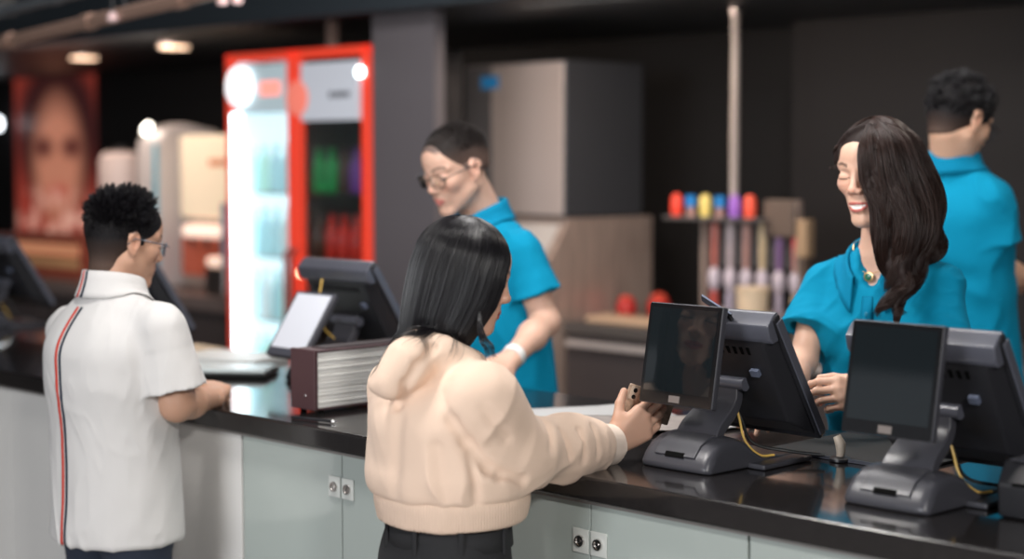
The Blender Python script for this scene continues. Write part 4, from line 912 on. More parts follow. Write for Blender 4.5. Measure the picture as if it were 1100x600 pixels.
def fade_col(F, hair, skin, z0=-.045, z1=.03):
    def fn(V):
        q = F.loc(V); w = np.clip((q[:, 2]-z0+.25*np.clip(-q[:, 1]-.03, 0, .05))/(z1-z0), 0, 1)**.7
        w = np.maximum(w, .25*(q[:, 1] < -.02))[:, None]; return np.array(hair)[None]*w+np.array(skin)[None]*(1-w)
    return fn
def hair_cap(F, name, m, parent, root, secs_scale=(1., 1., 1.), front=.062, nape=-.055, side=-.01, res=.003, th=.010, warp=None, top=0., extra=(), sub=(), color=None):
    t = th; ops = [F.ell((0, -.018, .032), (.073+t*.8, .092+t, .082+t+top)), F.ell((0, .022, .050), (.062+t*.5, .055+t, .050+t*.8+top), .02), F.ell((0, -.048, .0), (.060+t*.4, .050+t*.5, .055), .02)]
    ops += list(extra)
    for s in (-1, 1):
        ops.append(F.cap((s*.073, .012, .01), (s*.072, .018, side-.008), .008, .004, .006))
    ops.append(F.ell((0, .120, -.020), (.075, .080, .085), .006, 'sub'))       # face
    for s in (-1, 1): ops.append(F.ell((s*.085, .016, -.055), (.030, .060, .055), .006, 'sub')); ops.append(F.ell((s*.085, -.008, -.004), (.016, .020, .030), .004, 'sub'))
    ops.append(half(F.p(0, -.05, nape), -F.M@np.array([0, -.35, 1.]), .01))
    ops += list(sub)
    return sdf_mesh(name, ops, res, m, parent, root=root, warp=warp, color=color), ops
def clump_strands(F, n_cl, per, ln, seed, region, lean, spread=.010, r=(.0742+.008, .092+.008, .082+.008), c0=(0, -.018, .032), up=.4, curl=0., rj=.28):
    rs = np.random.default_rng(seed); out = []; c0 = np.array(c0); r = np.array(r)
    k = 0
    while k < n_cl:
        v = rs.normal(size=3); v /= np.linalg.norm(v)
        if not region(v): continue
        k += 1; root = c0+r*v; nrm = v/r; nrm /= np.linalg.norm(nrm)
        L = ln(v)*(.55+.85*rs.random()); d = nrm+np.array([0, 0, up])+np.array(lean(v))+rs.normal(size=3)*rj; d /= np.linalg.norm(d); tip = root+d*L
        side = rs.normal(size=3)*curl
        for j in range(per):
            o = rs.normal(size=3)*spread; o -= nrm*(o@nrm); b = root+o-nrm*.006; t = tip+o*.22+rs.normal(size=3)*.0018
            s = np.linspace(0, 1, 6)[:, None]; mid = (b+t)/2+nrm*L*.12+side*L
            P = b*(1-s)**2+2*mid*s*(1-s)+t*s*s; out.append(F.c+(P*F.s)@F.M.T)
    return out
def bundle(guide, n, r0, r1, seed, wave=.004, wn=3., lenj=.12, k=10, flat=None):
    rs = np.random.default_rng(seed); G = spline(guide, k); N = len(G); out = []
    rr = (np.array(r0)+(np.array(r1)-np.array(r0))*np.linspace(0, 1, N)) if np.ndim(r0) == 0 else np.interp(np.linspace(0, 1, N), np.linspace(0, 1, len(r0)), r0)
    T = np.gradient(G, axis=0); T /= np.linalg.norm(T, axis=1)[:, None]; X = np.cross(T, [.05, 1., .02]); X /= np.linalg.norm(X, axis=1)[:, None]; Yv = np.cross(X, T)
    t = np.linspace(0, 1, N)
    for i in range(n):
        a = rs.random()*6.283; q = math.sqrt(rs.random()); ph = rs.random()*6.28; tw = rs.normal()*.6
        e = int(N*(1-rs.random()*lenj)); 
        A_ = a+tw*t; off = X*(np.cos(A_)*q*rr)[:, None]+Yv*(np.sin(A_)*q*rr*(.55 if flat is None else flat))[:, None]
        off += X*(wave*t*np.sin(t*wn*6.28+ph*.25))[:, None]+Yv*(wave*t*np.cos(t*wn*6.28+ph*.25))[:, None]
        out.append((G+off)[:max(e, 4)])
    return out
def surf_strips(ops, F, xs, zs, y0, parent, root, specs, warp=None, lift=.0016, name='stripe'):
    """thin ribbons lying on the surface: for each spec (offset list, material) march along +y (local) onto the sdf"""
    for (x0, x1, m) in specs:
        cols = np.linspace(x0, x1, 4); vs = []
        for xo in cols:
            P = np.array([F.p(xs(z)+xo, y0, z) for z in zs]); d = F.M@np.array([0, 1., 0]) if y0 < 0 else F.M@np.array([0, -1., 0])
            for _ in range(40):
                v = ev(ops, P, warp)-lift; P = P+d[None]*(v*.85)[:, None]
            vs.append(P)
        V = np.stack(vs, 1).reshape(-1, 3)-np.array(root); n = len(zs); nc = len(cols); fs = []
        for i in range(n-1):
            for j in range(nc-1): fs.append((i*nc+j, i*nc+j+1, (i+1)*nc+j+1, (i+1)*nc+j))
        pymesh(name, V, fs, m, parent, smooth=True, solid=.0008)
def legs(root, H, yaw, gz, mtr, mshoe, parent, s=1., hw=.165, hd=.115, top=.08):
    B = basis(yaw); r = B[:, 0]; f = B[:, 1]; H = np.array(H); ops = [loft(H, B, [(-.12, 0, 0, hw, hd), (-.02, 0, -.01, hw+.005, hd+.005), (top, 0, 0, hw-.02, hd-.008)], k=.03)]
    for sd in (-1, 1):
        a = H+r*sd*.085-np.array([0, 0, .10]); kn = np.array([*(H+r*sd*.095+f*.02)[:2], gz+.47*s]); an = np.array([*(H+r*sd*.10-f*.02)[:2], gz+.09])
        ops += [cap(a, kn, .088, .062, .03), cap(kn, an, .062, .052, .02)]
        sh = [cap(an-np.array([0, 0, .02]), np.array([*(an-f*.03)[:2], gz+.040]), .040, .038, .02), cap(np.array([*an[:2], gz+.045]), np.array([*(an+f*.15)[:2], gz+.035]), .040, .034, .02), half((*an[:2], gz+.001), (0, 0, -1))]
        sdf_mesh('shoe', sh, .008, mshoe, parent, root=root)
    return sdf_mesh('trousers', ops, .008, mtr, parent, root=root), ops
M_polo = mat('polo_blue', (.0005, .225, .385), .85, bump=.0004, bscale=900, spec=.15)
M_polob = mat('polo_blue_collar', (.0005, .190, .340), .85, bump=.0004, bscale=700, spec=.15)
M_wht = mat('polo_white', (.64, .625, .615), .85, bump=.0005, bscale=900)
M_hood = mat('hoodie_cream', (.80, .60, .47), .9, bump=.0004, bscale=700, sheen=.1)
M_cuff = mat('hoodie_cuff', (.82, .68, .58), .9, bump=.0012, bscale=60)
M_blackhair = mat('black_hair', (.007, .006, .008), .34, spec=.5)
M_softhair = mat('black_hair_base', (.006, .005, .006), .6, bump=.002, bscale=60, spec=.25)
M_brownhair = mat('brown_hair', (.026, .012, .009), .42, spec=.35)
M_brownbase = mat('brown_hair_base', (.016, .009, .008), .6, bump=.002, bscale=60, spec=.2)
M_fade = mat('faded_hair', (.01, .01, .01), .65, attr=True, spec=.2, bump=.0012, bscale=300)
M_jean = mat('dark_jeans', (.020, .028, .048), .85, bump=.0006, bscale=500); M_bjean = mat('black_jeans', (.016, .016, .018), .85, bump=.0006, bscale=500)
M_trs = mat('staff_trousers', (.012, .012, .014), .8); M_shoe = mat('black_shoe', (.01, .01, .01), .4)
M_gm = mat('dark_metal_frame', (.03, .03, .035), .3, .8); M_gt = mat('pale_metal_frame', (.25, .27, .32), .25, .7)
M_lens = mat('lens_glass', (.85, .93, .95), .03, trans=1., ior=1.12)
M_skA, M_skB = skinmat('skin'), None
def person(P0, gz, label):
    r = np.array([P0[0], P0[1], gz]); return empty('person', r, 0, label, 'person'), r
# ---------------------------------------------------------------- customer in white polo (left)
def left_man():
    Yb = 4.13; H = W(124, 500, Yb); H[2] = .90; N = W(120, 306, Yb); N[2] = 1.395; yaw = 44
    t, root = person(H, 0, 'man in white polo with red and navy back stripe, leaning on the counter')
    hd = Fr(W(136, 259, 4.16), basis(56, 12), .95)
    M, L = torso_frame(H, N, yaw); T = Fr(H, M, 1.)
    SR = W(174, 354, 4.02); ER = W(190, 434, 4.03); WR = W(229, 435, 4.22); SL = W(76, 357, 4.24); EL = W(84, 430, 4.40); WL = A(-1.10, .12, 1.118)
    WR[2] = 1.106; WL[2] = 1.108
    ops = head_ops(hd)+[cap(hd.p(0, -.022, -.06), N+np.array([0, 0, -.02]), .050, .056, .02)]
    ops += [loft(H, M, [(-.10, 0, 0, .12, .085), (0, 0, 0, .14, .10), (.2, 0, 0, .15, .105), (.36, 0, 0, .155, .10), (.44, 0, 0, .10, .07), (.48, 0, 0, .05, .05)], k=.03)]
    ops += arm_ops(SR, ER, WR, 1.03)+arm_ops(SL, EL, WL, 1.0)
    d = W(236, 402, 4.40)-WR; h1, s1 = hand_ops(WR, d, (.15, -.62, .75), -1, (.50, .55, .62, .7), .5, 1.0)
    h2, s2 = hand_ops(WL, A(-1.02, .27, 1.1)-WL, (0, 0, 1), 1, (.3, .35, .4, .4), .4, .95)
    ops += h1+h2; skin = (.52, .30, .205)
    sdf_mesh('body', ops, .003, M_skA, t, root=root, color=head_color(hd, skin, scalp=(.07, .05, .045), fade=1, spots=s1))
    # polo
    cl = polo_ops(T, L, .186, .142, ((SR, ER), (SL, EL)), -.138, .78, -.004, .062, .078)
    wp = folds(.0068, 17, 5, 3, M)
    ops_c = cl
    shirt = sdf_mesh('polo_shirt', cl, .004, M_wht, t, root=root, warp=wp)
    col = collar(T, L, cl, wp, M_wht, shirt, root, .062, .060, .95, .040, .046, .015, .03)
    cv = np.array([v.co for v in col.data.vertices]).reshape(73, 11, 3)
    mr = mat('stripe_red', (.62, .05, .03), .8); mn = mat('stripe_navy', (.008, .022, .045), .8)
    surf_strips([o for o in cl if o.m == 'add'], T, lambda z: .004, np.linspace(-.128, L-.045, 70), -.30, shirt, root, [(-.013, -.0035, mr), (.0035, .0115, mn)], warp=wp)
    V = []
    # stripe on the collar's back
    for (i0_, i1_, mm) in ((37.0, 38.2, mr), (34.6, 35.8, mn)):
        vs = []
        for i_ in (i0_, i1_):
            k = int(i_); f = i_-k; row = cv[k]*(1-f)+cv[k+1]*f
            for j in (10, 9, 8, 7, 6, 5): vs.append(row[j]-M[:, 1]*.0024)
        pymesh('stripe', vs, [(j, j+1, 7+j, 6+j) for j in range(5)], mm, shirt, smooth=True, solid=.0006)
    # side vent with the same trim
    surf_strips([o for o in cl if o.m == 'add'], Fr(H, M@np.array([[0, -1, 0], [1, 0, 0], [0, 0, 1.]]).T, 1.), lambda z: -.045, np.linspace(-.128, -.035, 12), -.30, shirt, root, [(-.005, .002, mr), (.006, .011, mn)], warp=wp)
    hp, hops = hair_cap(hd, 'hair', M_fade, t, root, th=.0040, top=.003, nape=-.098, color=fade_col(hd, (.007, .006, .007), (.11, .068, .052), -.075, .01), side=.0, extra=[hd.cap((0, -.040, -.02), (0, -.034, -.095), .053, .050, k=.02)])
    region = lambda v: v[2] > .22 and v[1] < .50
    st = clump_strands(hd, 560, 12, lambda v: .014+.012*max(v[2], 0), 5, region, lambda v: (v[0]*.2, .35-.35*(v[1] < -.6), .25), spread=.0050, up=.30, rj=.24)
    st += clump_strands(hd, 5200, 1, lambda v: .006+.009*(v[2] > .1), 6, lambda v: v[2] > -.30-.3*(v[1] < -.6) and v[2] < .38 and v[1] < .42 and not (v[1] > -.12 and v[2] < -.35) and v[2] > -.95-.6*v[1]-.1, lambda v: (0, -.25, -1.0), spread=.003, up=.0, r=(.0755, .095, .084))
    strand_mesh('hair_strands', st, M_blackhair, hp, root, r0=.0009)
    glasses(hd, t, root, M_gt, M_lens)
    legs(root, H-np.array([0, 0, .02]), yaw, 0, M_jean, M_shoe, t, .95, .16, .12, top=.04)
left_man()
# ---------------------------------------------------------------- customer in cream hoodie
def hoodie_woman():
    Yb = 3.24; H = W(482, 560, Yb); H[2] = .97; N = W(476, 405, Yb); N[2] = 1.285; yaw = 55
    t, root = person(H, 0, 'woman with shoulder length black hair in cream hoodie holding a phone over the counter')
    hd = Fr(W(501, 296, 3.30), basis(79, 14), .93)
    M, L = torso_frame(H, N, yaw); T = Fr(H, M, 1.)
    SR = W(521, 428, 3.14); ER = W(556, 484, 3.22); WR = W(657, 477, 3.45); SL = W(440, 415, 3.36); EL = W(462, 478, 3.42); WL = W(508, 484, 3.42)
    ops = head_ops(hd, True)+[cap(hd.p(0, -.025, -.06), N+np.array([0, 0, -.01]), .043, .050, .02)]
    ops += [loft(H, M, [(-.10, 0, 0, .14, .10), (.0, 0, 0, .125, .09), (.12, 0, 0, .12, .085), (.20, 0, 0, .115, .07), (.25, 0, 0, .07, .05), (.29, 0, 0, .04, .04)], k=.03)]
    ops += arm_ops(SR, ER, WR, .85)+arm_ops(SL, EL, WL, .85)
    kn = W(693, 452, 3.475); h1, s1 = hand_ops(WR, kn-WR, (-.05, -.95, -.22), -1, (.22, .28, .34, .42), .15, .98)
    h2, s2 = hand_ops(WL, (.1, .06, .0), (0, -.2, 1), 1, (.3, .35, .4, .4), .4, .88)
    ops += h1+h2; skin = (.60, .36, .26)
    sdf_mesh('body', ops, .0027, M_skA, t, root=root, color=head_color(hd, skin, lips=(.50, .10, .09), spots=s1))
    # hoodie
    b = .165
    cl = [loft(H, M, [(.085, 0, .01, .162, .142), (.105, 0, .01, .170, .152), (.130, 0, .012, .176, .158), (.165, 0, .008, .172, .150), (.20, 0, .002, .166, .140), (.245, 0, 0, .160, .130), (.28, 0, 0, .136, .110), (.31, 0, 0, .078, .080)], n=2.2, k=.03)]
    for S, E, Wq in ((SR, ER, WR), (SL, EL, WL)):
        cl += [cap(T.p(0, -.040, .222), S-M[:, 1]*.030+np.array([0, 0, -.004]), .078, .046, .05), cap(T.p(0, 0, .252), S, .048, .052, .06), cap(S, E, .060, .066, .04), cap(E, E+(Wq-E)*.45, .066, .062, .03), cap(E+(Wq-E)*.45, E+(Wq-E)*.70, .062, .052, .02)]
        cl += [cap(E+(Wq-E)*.5, E+(Wq-E)*.56, .066, .066, .02), cap(E+(Wq-E)*.70, E+(Wq-E)*.74, .058, .056, .012)]
    # hood lying on the back
    # hood lying on the back: a fold-over pouch with its rim
    cl += [cap(W(448, 370, 3.20), W(436, 395, 3.15), .032, .040, .02), cap(W(438, 388, 3.15), W(420, 412, 3.13), .042, .028, .025), cap(W(420, 408, 3.14), W(404, 413, 3.14), .022, .009, .03),
           cap(W(442, 372, 3.30), W(412, 408, 3.25), .032, .018, .02), cap(W(474, 384, 3.20), W(504, 393, 3.22), .045, .036, .03)]
    cl += [half(T.p(0, 0, .090), (0, 0, -1.), .004)]
    wp0 = folds(.0075, 14, 6, 11, M, .5)
    def hit(x, y):
        r = ray(x, y); P = _C+r*2.4
        for _ in range(90): P = P+r*max(.002, float(ev(cl, P[None])[0])*.7) if ev(cl, P[None])[0] > 0 else P
        return P
    def ridge(P, Q, r, a):
        P = hit(*P); Q = hit(*Q)
        def f(X):
            ab = Q-P; t_ = np.clip(((X-P)@ab)/(ab@ab), 0, 1); d_ = np.linalg.norm(X-P-t_[:, None]*ab, axis=1); return a*np.exp(-(d_/r)**2)
        return f
    rd = [ridge((428, 436), (436, 412), .009, .014), ridge((436, 412), (448, 392), .008, .014), ridge((448, 392), (466, 372), .008, .010),
          ridge((474, 425), (486, 452), .012, .006), ridge((486, 452), (501, 474), .011, .013), ridge((501, 474), (524, 502), .010, .018), ridge((524, 502), (560, 516), .012, .012),
          ridge((586, 452), (592, 482), .008, .008), ridge((603, 462), (612, 492), .007, .009), ridge((622, 462), (628, 495), .007, .008), ridge((636, 458), (643, 490), .006, .006),
          ridge((520, 440), (545, 470), .012, .006), ridge((430, 450), (424, 530), .016, .006), ridge((470, 480), (478, 535), .014, .005), ridge((505, 490), (512, 538), .010, .007), ridge((535, 512), (548, 540), .010, .006)]
    wp = lambda P: wp0(P)+sum(f(P) for f in rd)
    ho = sdf_mesh('hoodie', cl, .004, M_hood, t, root=root, warp=wp)
    hem = [loft(H, M, [(.036, 0, .008, .155, .135), (.055, 0, .01, .160, .140), (.088, 0, .01, .163, .143), (.11, 0, .01, .157, .137)], n=2.2, rd=.008), loft(H, M, [(0, 0, .0, .145, .124), (.06, 0, .0, .145, .124)], n=2.2, rd=.005, m='sub', k=.004)]
    sdf_mesh('hem_band', hem, .004, mat('hoodie_rib', (.80, .60, .47), .9, wave=('X', 60, .0012)), ho, root=root, warp=lambda P: .3*wp0(P))
    for E, Wq in ((ER, WR), (EL, WL)):
        cu = [cap(E+(Wq-E)*.66, E+(Wq-E)*.99, .049, .043, .01, flat=True), cap(E+(Wq-E)*.85, E+(Wq-E)*1.2, .035, .036, .003, 'sub')]
        sdf_mesh('cuff', cu, .003, M_cuff, ho, root=root, warp=lambda P: .35*wp0(P), label='lighter ribbed cuff')
    # drawstring
    tr, _ = legs(root, H-np.array([0, 0, .03]), yaw, 0, M_bjean, M_shoe, t, .92, .150, .108, top=.08)
    B = basis(yaw); wb = MB()
    for k in range(41):
        pass
    ring = lambda z, e: [tuple(B@np.array([math.cos(a)*(.139+e), math.sin(a)*(.109+e), 0])+H-np.array([0, 0, .03])+np.array([0, 0, z])-root) for a in np.linspace(0, 6.283, 49)[:-1]]
    r1, r2 = ring(.025, .006), ring(.065, .003); vs = r1+r2
    pymesh('waistband', vs, [(i, (i+1) % 48, 48+(i+1) % 48, 48+i) for i in range(48)], M_bjean, tr, smooth=True, solid=.003)
    for a in (-2.6, -1.9, -1.2, -.5, .3):
        c = B@np.array([math.cos(a)*.149, math.sin(a)*.119, 0])+H-root
        MB().box(-.005, .005, -.003, .003, -.012, .040).build('belt_loop', M_bjean, tr, bevel=.0015, loc=c, rot=(0, 0, -math.radians(yaw)+a+math.pi/2))
    # hair: base volume and strands
    sec = [(.028+.098*math.sin(a), 0, -.016, .0925*math.cos(a), .102*math.cos(a)) for a in (1.52, 1.4, 1.2, 1.0, .8, .6, .4, .2)]+[ (0, 0, -.017, .095, .104), (-.05, 0, -.020, .096, .100), (-.10, 0, -.028, .093, .088), (-.15, 0, -.036, .086, .074), (-.19, 0, -.044, .078, .060), (-.225, 0, -.050, .066, .046)]
    S = [(z*hd.s, a*hd.s, b_*hd.s, c*hd.s, e*hd.s) for z, a, b_, c, e in sec]
    hops = [hd.ell((0, -.018, .028), (.085, .099, .093)), loft(hd.c, hd.M, [(z, a, b_, c*.87, e*.87) for z, a, b_, c, e in S if z < .04], n=2.0, k=.003, rd=.02), hd.ell((0, .125, -.045), (.060, .078, .100), .012, 'sub'), hd.ell((0, .08, -.175), (.05, .085, .09), .012, 'sub')]
    hb = sdf_mesh('hair', hops, .004, M_softhair, t, root=root)
    rs = np.random.default_rng(4); zz = np.array([q[0] for q in sec])[::-1]; cols = [np.array([q[j] for q in sec])[::-1] for j in (1, 2, 3, 4)]
    out = []
    for i in range(5600):
        th0 = rs.random()*2*math.pi                           # 0 = right ear, pi/2 = face
        fa = abs(((th0-math.pi/2+math.pi) % (2*math.pi))-math.pi)
        inner = rs.random()
        ze = -.232+.03*rs.random()+.012*math.sin(th0*9)
        if fa < .50: continue
        if fa < .9: ze = -.19+.05*rs.random()
        ba = abs(((th0+1.1+math.pi) % (2*math.pi))-math.pi)
        if ba < .75: ze -= .035*(1-ba/.75)
        zs = .1275; a0 = 1.0+.5*rs.random(); z = np.concatenate([.028+.098*np.sin(np.linspace(a0, .1, 11)), np.linspace(.036, ze, 18)[1:]]); zs = z[0]; n = len(z)
        drift = (.55*math.copysign(1, math.cos(th0)))*np.exp(-fa*1.1); th = th0+drift*(1-np.clip((zs-z)/.10, 0, 1))
        cx, cy, rx, ry = [np.interp(z, zz, c) for c in cols]; j = 1+(.085*rs.random()-.045)+.004*np.sin(z*30+th0*5)
        x = cx+rx*j*np.cos(th); y = cy+ry*j*np.sin(th)
        P = np.stack([x, y, z], 1)
        w = np.clip((-.13-z)/.08, 0, 1)[:, None]; P = P+w*np.array([[0.0, .004, 0]])*rs.normal()+w*rs.normal(size=3)*.006
        out.append(hd.c+(P*hd.s)@hd.M.T)
    out += bundle([W(515, 335, 3.20), W(517, 358, 3.17), W(524, 372, 3.16), W(530, 388, 3.15)], 34, [.003, .008, .011, .011], None, 9, .002)
    out = drape(out, cl, wp, .004, hd.p(0, .02, 0)); strand_mesh('hair_strands', out, M_blackhair, hb, root, r0=.00085)
    # phone
    ph = empty('phone', W(694, 433, 3.512), 0, 'smartphone in brown camouflage case held in the hoodie woman\'s hand', 'phone')
    ax = W(717, 441, 3.535)-W(671, 425, 3.490); ax /= np.linalg.norm(ax); nr = np.array([-.35, -.88, .25]); nr -= ax*(nr@ax); nr /= np.linalg.norm(nr); yy = np.cross(nr, ax)
    R = Matrix(np.stack([ax, yy, nr], 1).tolist()).to_euler(); ph.rotation_euler = R
    MB().box(-.052, .066, -.030, .030, -.0045, .0045).build('case', mat('camo_case', (.46, .32, .23), .45, noise=.95, nscale=95), ph, bevel=.004, bseg=3)
    MB().box(-.049, .063, -.028, .028, -.0052, -.0046).build('screen', M_screen, ph)
    cm = MB().box(-.048, -.028, -.002, .026, .0046, .0062).build('camera_bump', mat('case_cream', (.60, .48, .38), .4), ph, bevel=.002)
    for y in (.004, .018): MB().lathe([(.0048, .0062), (.0048, .0072), (.003, .0074)], 16).build('camera_lens', M_blk2, cm, smooth=True, loc=(-.038, y, 0))
hoodie_woman()
# ---------------------------------------------------------------- smiling cashier
def cashier():
    gz = .12; Yb = 4.02; H = W(962, 480, Yb); H[2] = 1.03; N = W(945, 266, Yb); N[2] = 1.492; yaw = -148
    t, root = person(H, gz, 'smiling woman with long wavy brown hair in turquoise polo behind the middle terminal')
    hd = Fr(W(940, 185, 3.97), basis(-136, 6, 3), 1.06)
    M, L = torso_frame(H, N, yaw); T = Fr(H, M, 1.)
    SR = W(884, 306, 4.09); ER = W(862, 388, 4.0); WR = W(838, 428, 3.80); SL = W(1014, 308, 3.93); EL = W(1010, 420, 3.84); WL = W(932, 424, 3.70)
    ops = head_ops(hd, True, 1.)+[cap(hd.p(0, -.022, -.06), N+np.array([0, 0, -.01]), .043, .047, .02)]
    ops += [loft(H, M, [(-.12, 0, 0, .14, .10), (.0, 0, 0, .13, .09), (.2, 0, 0, .13, .09), (.36, 0, .005, .14, .082), (.42, 0, .0, .10, .06), (.47, 0, 0, .05, .045)], k=.03)]
    ops += arm_ops(SR, ER, WR, .86)+arm_ops(SL, EL, WL, .86)
    h1, s1 = hand_ops(WR, W(815, 440, 3.70)-WR, (0, -.3, 1), 1, (.3, .35, .4, .4), .4, .92)
    kn = W(884, 421, 3.63); h2, s2 = hand_ops(WL, kn-WL, (.15, -.95, .35), 1, (.75, .85, .95, 1.05), .75, .98)
    ops += h1+h2; skin = (.68, .42, .31)
    sdf_mesh('body', ops, .0025, M_skA, t, root=root, color=head_color(hd, skin, lips=(.50, .13, .11), brow=(.07, .04, .03), smile=1., spots=s2))
    cl = polo_ops(T, L, .166, .118, ((SR, ER), (SL, EL)), -.195, .60, .008, .054, .072, nk=.050)
    cl[6:6] = [T.ell((.060, .080, L-.205), (.066, .052, .062), .05), T.ell((-.060, .080, L-.205), (.066, .052, .062), .05)]
    cl += [cap(T.p(0, .050, L+.04), T.p(0, .098, L-.050), .050, .034, .008, 'sub'), cap(T.p(0, .105, L-.050), T.p(0, .135, L-.115), .032, .010, .006, 'sub')]
    wp0 = folds(.012, 16, 5, 21, M, .7)
    sh = sdf_mesh('polo_shirt', cl, .004, M_polo, t, root=root, warp=wp0)
    cf = Fr(N+np.array([0, .0, -.018]), basis(yaw, 10), 1.)
    collar(T, L, cl, wp0, M_polob, sh, root, .062, .054, .84, .032, .046, .050, .085, .026)
    addo = [o for o in cl if o.m == 'add']
    surf_strips(addo, T, lambda z: .0, np.linspace(L-.27, L-.10, 24), .30, sh, root, [(-.014, .014, M_polob)], warp=wp0, lift=.003, name='placket')
    for z in (L-.24, L-.19, L-.14):
        P = np.array([T.p(0, .3, z)])
        for _ in range(50): P = P-(M[:, 1][None])*((ev(addo, P, wp0)-.005)*.8)[:, None]
        b = MB().lathe([(.005, 0), (.005, .0018), (.003, .0024)], 14).build('button', mat('button_blue', (.01, .20, .34), .3), sh, smooth=True, loc=P[0]-root)
        b.rotation_euler = Vector(M[:, 1]).to_track_quat('Z', 'Y').to_euler()
    # necklace
    nk = MB(); pts = []
    for a in np.linspace(-2.6, 2.6, 40):
        q = math.pi-abs(a); pts.append(tuple(cf.p(math.sin(a)*.058*1.05, math.cos(a)*.052+.022*max(0, math.cos(a))**2, .034-.058*max(0, math.cos(a))**1.6)-root))
    ne = nk.tube(pts, .0011, 6).build('necklace', mat('gold', (.7, .45, .22), .3, 1.), t, smooth=True)
    pc = cf.p(0, .080, -.030)-root
    pd = MB().lathe([(.004, -.002), (.0115, -.0018), (.0125, 0), (.0115, .0018), (.004, .003)], 24).build('pendant', mat('gold', (.7, .45, .22), .3, 1.), ne, smooth=True, loc=pc); pd.rotation_euler = Vector(basis(yaw)[:, 1]).to_track_quat('Z', 'Y').to_euler()
    MB().lathe([(.009, .0), (.0085, .0032), (.004, .0040)], 20).build('stone', mat('jade', (.02, .16, .09), .2), ne, smooth=True, loc=pc).rotation_euler = pd.rotation_euler
    # hair
    hops = [hd.ell((0, -.020, .033), (.080, .102, .088)), hd.ell((0, -.058, -.03), (.076, .064, .09), .03), hd.ell((0, .022, .056), (.062, .054, .042), .02), hd.ell((.021, .122, -.012), (.053, .085, .092), .010, 'sub'), half(hd.p(0, 0, -.11), -hd.M@np.array([0, -.1, 1.]), .02)]
    hops.insert(3, hd.cap((-.066, .016, .03), (-.070, .006, -.075), .014, .020, .02)); hops.append(hd.cap((-.056, .050, .066), (-.068, .038, -.02), .012, .010, .01))
    G = [([(932, 134), (928, 160), (934, 200), (947, 243), (956, 285), (966, 318), (976, 338)], [3.90, 3.87, 3.86, 3.85, 3.84, 3.83, 3.82], [.003, .012, .018, .022, .022, .016, .005], 380),
         ([(935, 131), (938, 153), (947, 200), (960, 245), (963, 285), (958, 318)], [3.91, 3.865, 3.85, 3.84, 3.83, 3.82], [.003, .014, .018, .020, .018, .006], 260),
         ([(938, 129), (950, 155), (962, 205), (975, 250), (972, 290), (960, 318), (944, 344)], [3.93, 3.86, 3.84, 3.83, 3.82, 3.81, 3.80], [.003, .022, .032, .032, .026, .017, .005], 380),
         ([(942, 128), (968, 155), (984, 205), (992, 250), (985, 285), (972, 312), (966, 342)], [3.95, 3.90, 3.87, 3.85, 3.84, 3.82, 3.80], [.003, .024, .033, .033, .026, .015, .005], 380),
         ([(948, 128), (982, 155), (999, 205), (1004, 245), (1003, 268), (996, 290)], [3.98, 3.96, 3.94, 3.92, 3.92, 3.93], [.003, .022, .028, .028, .020, .010], 300),
         ([(930, 134), (912, 142), (902, 156), (898, 172), (897, 184)], [3.93, 3.93, 3.96, 3.97, 3.98], [.001, .002, .002, .002, .001], 14),
         ([(985, 255), (968, 285), (975, 308), (962, 330), (972, 350)], [3.84, 3.81, 3.80, 3.79, 3.78], [.018, .014, .010, .008, .003], 110)]
    out = []; base = []
    for i, (px_, ys, rr, n) in enumerate(G):
        g = [W(x, y, Y) for (x, y), Y in zip(px_, ys)]
        out += bundle(g, int(n*1.7), rr, None, 30+i, .015, 2.8, .16, 9, flat=.75)
        q = spline(g, 3); r_ = np.interp(np.linspace(0, 1, len(q)), np.linspace(0, 1, len(rr)), rr)
        for a in range(len(q)-3): base.append(cap(q[a], q[a+1], max(r_[a]*.50, .003), max(r_[a+1]*.50, .003), .012))
    hb = sdf_mesh('hair', hops+base, .004, M_brownbase, t, root=root)
    # strands over the crown
    rs = np.random.default_rng(9)
    for i in range(1900):
        th = rs.random()*2*math.pi; fa = abs(((th-math.pi/2+math.pi) % (2*math.pi))-math.pi)
        if fa < .55: continue
        ph = np.linspace(.05, 1.75+.5*rs.random(), 16); dr = .45*math.copysign(1, math.cos(th))*math.exp(-fa); tt = th+dr*(1-ph/1.7); j = 1.0+.035*rs.random()
        P = np.stack([.080*j*np.sin(np.minimum(ph, 1.57))*np.cos(tt), -.020+.102*j*np.sin(np.minimum(ph, 1.57))*np.sin(tt), .033+.088*j*np.cos(ph)], 1)
        out.append(hd.c+(P*hd.s)@hd.M.T)
    out = push_out(out, [o for o in hops if o.m == 'add'], None, .0015); out = push_out(out, cl, wp0, .003); strand_mesh('hair_strands', out, M_brownhair, hb, root, r0=.00105)
    legs(root, H-np.array([0, 0, .06]), yaw, gz, M_trs, M_shoe, t, .95, .15, .11)
cashier()
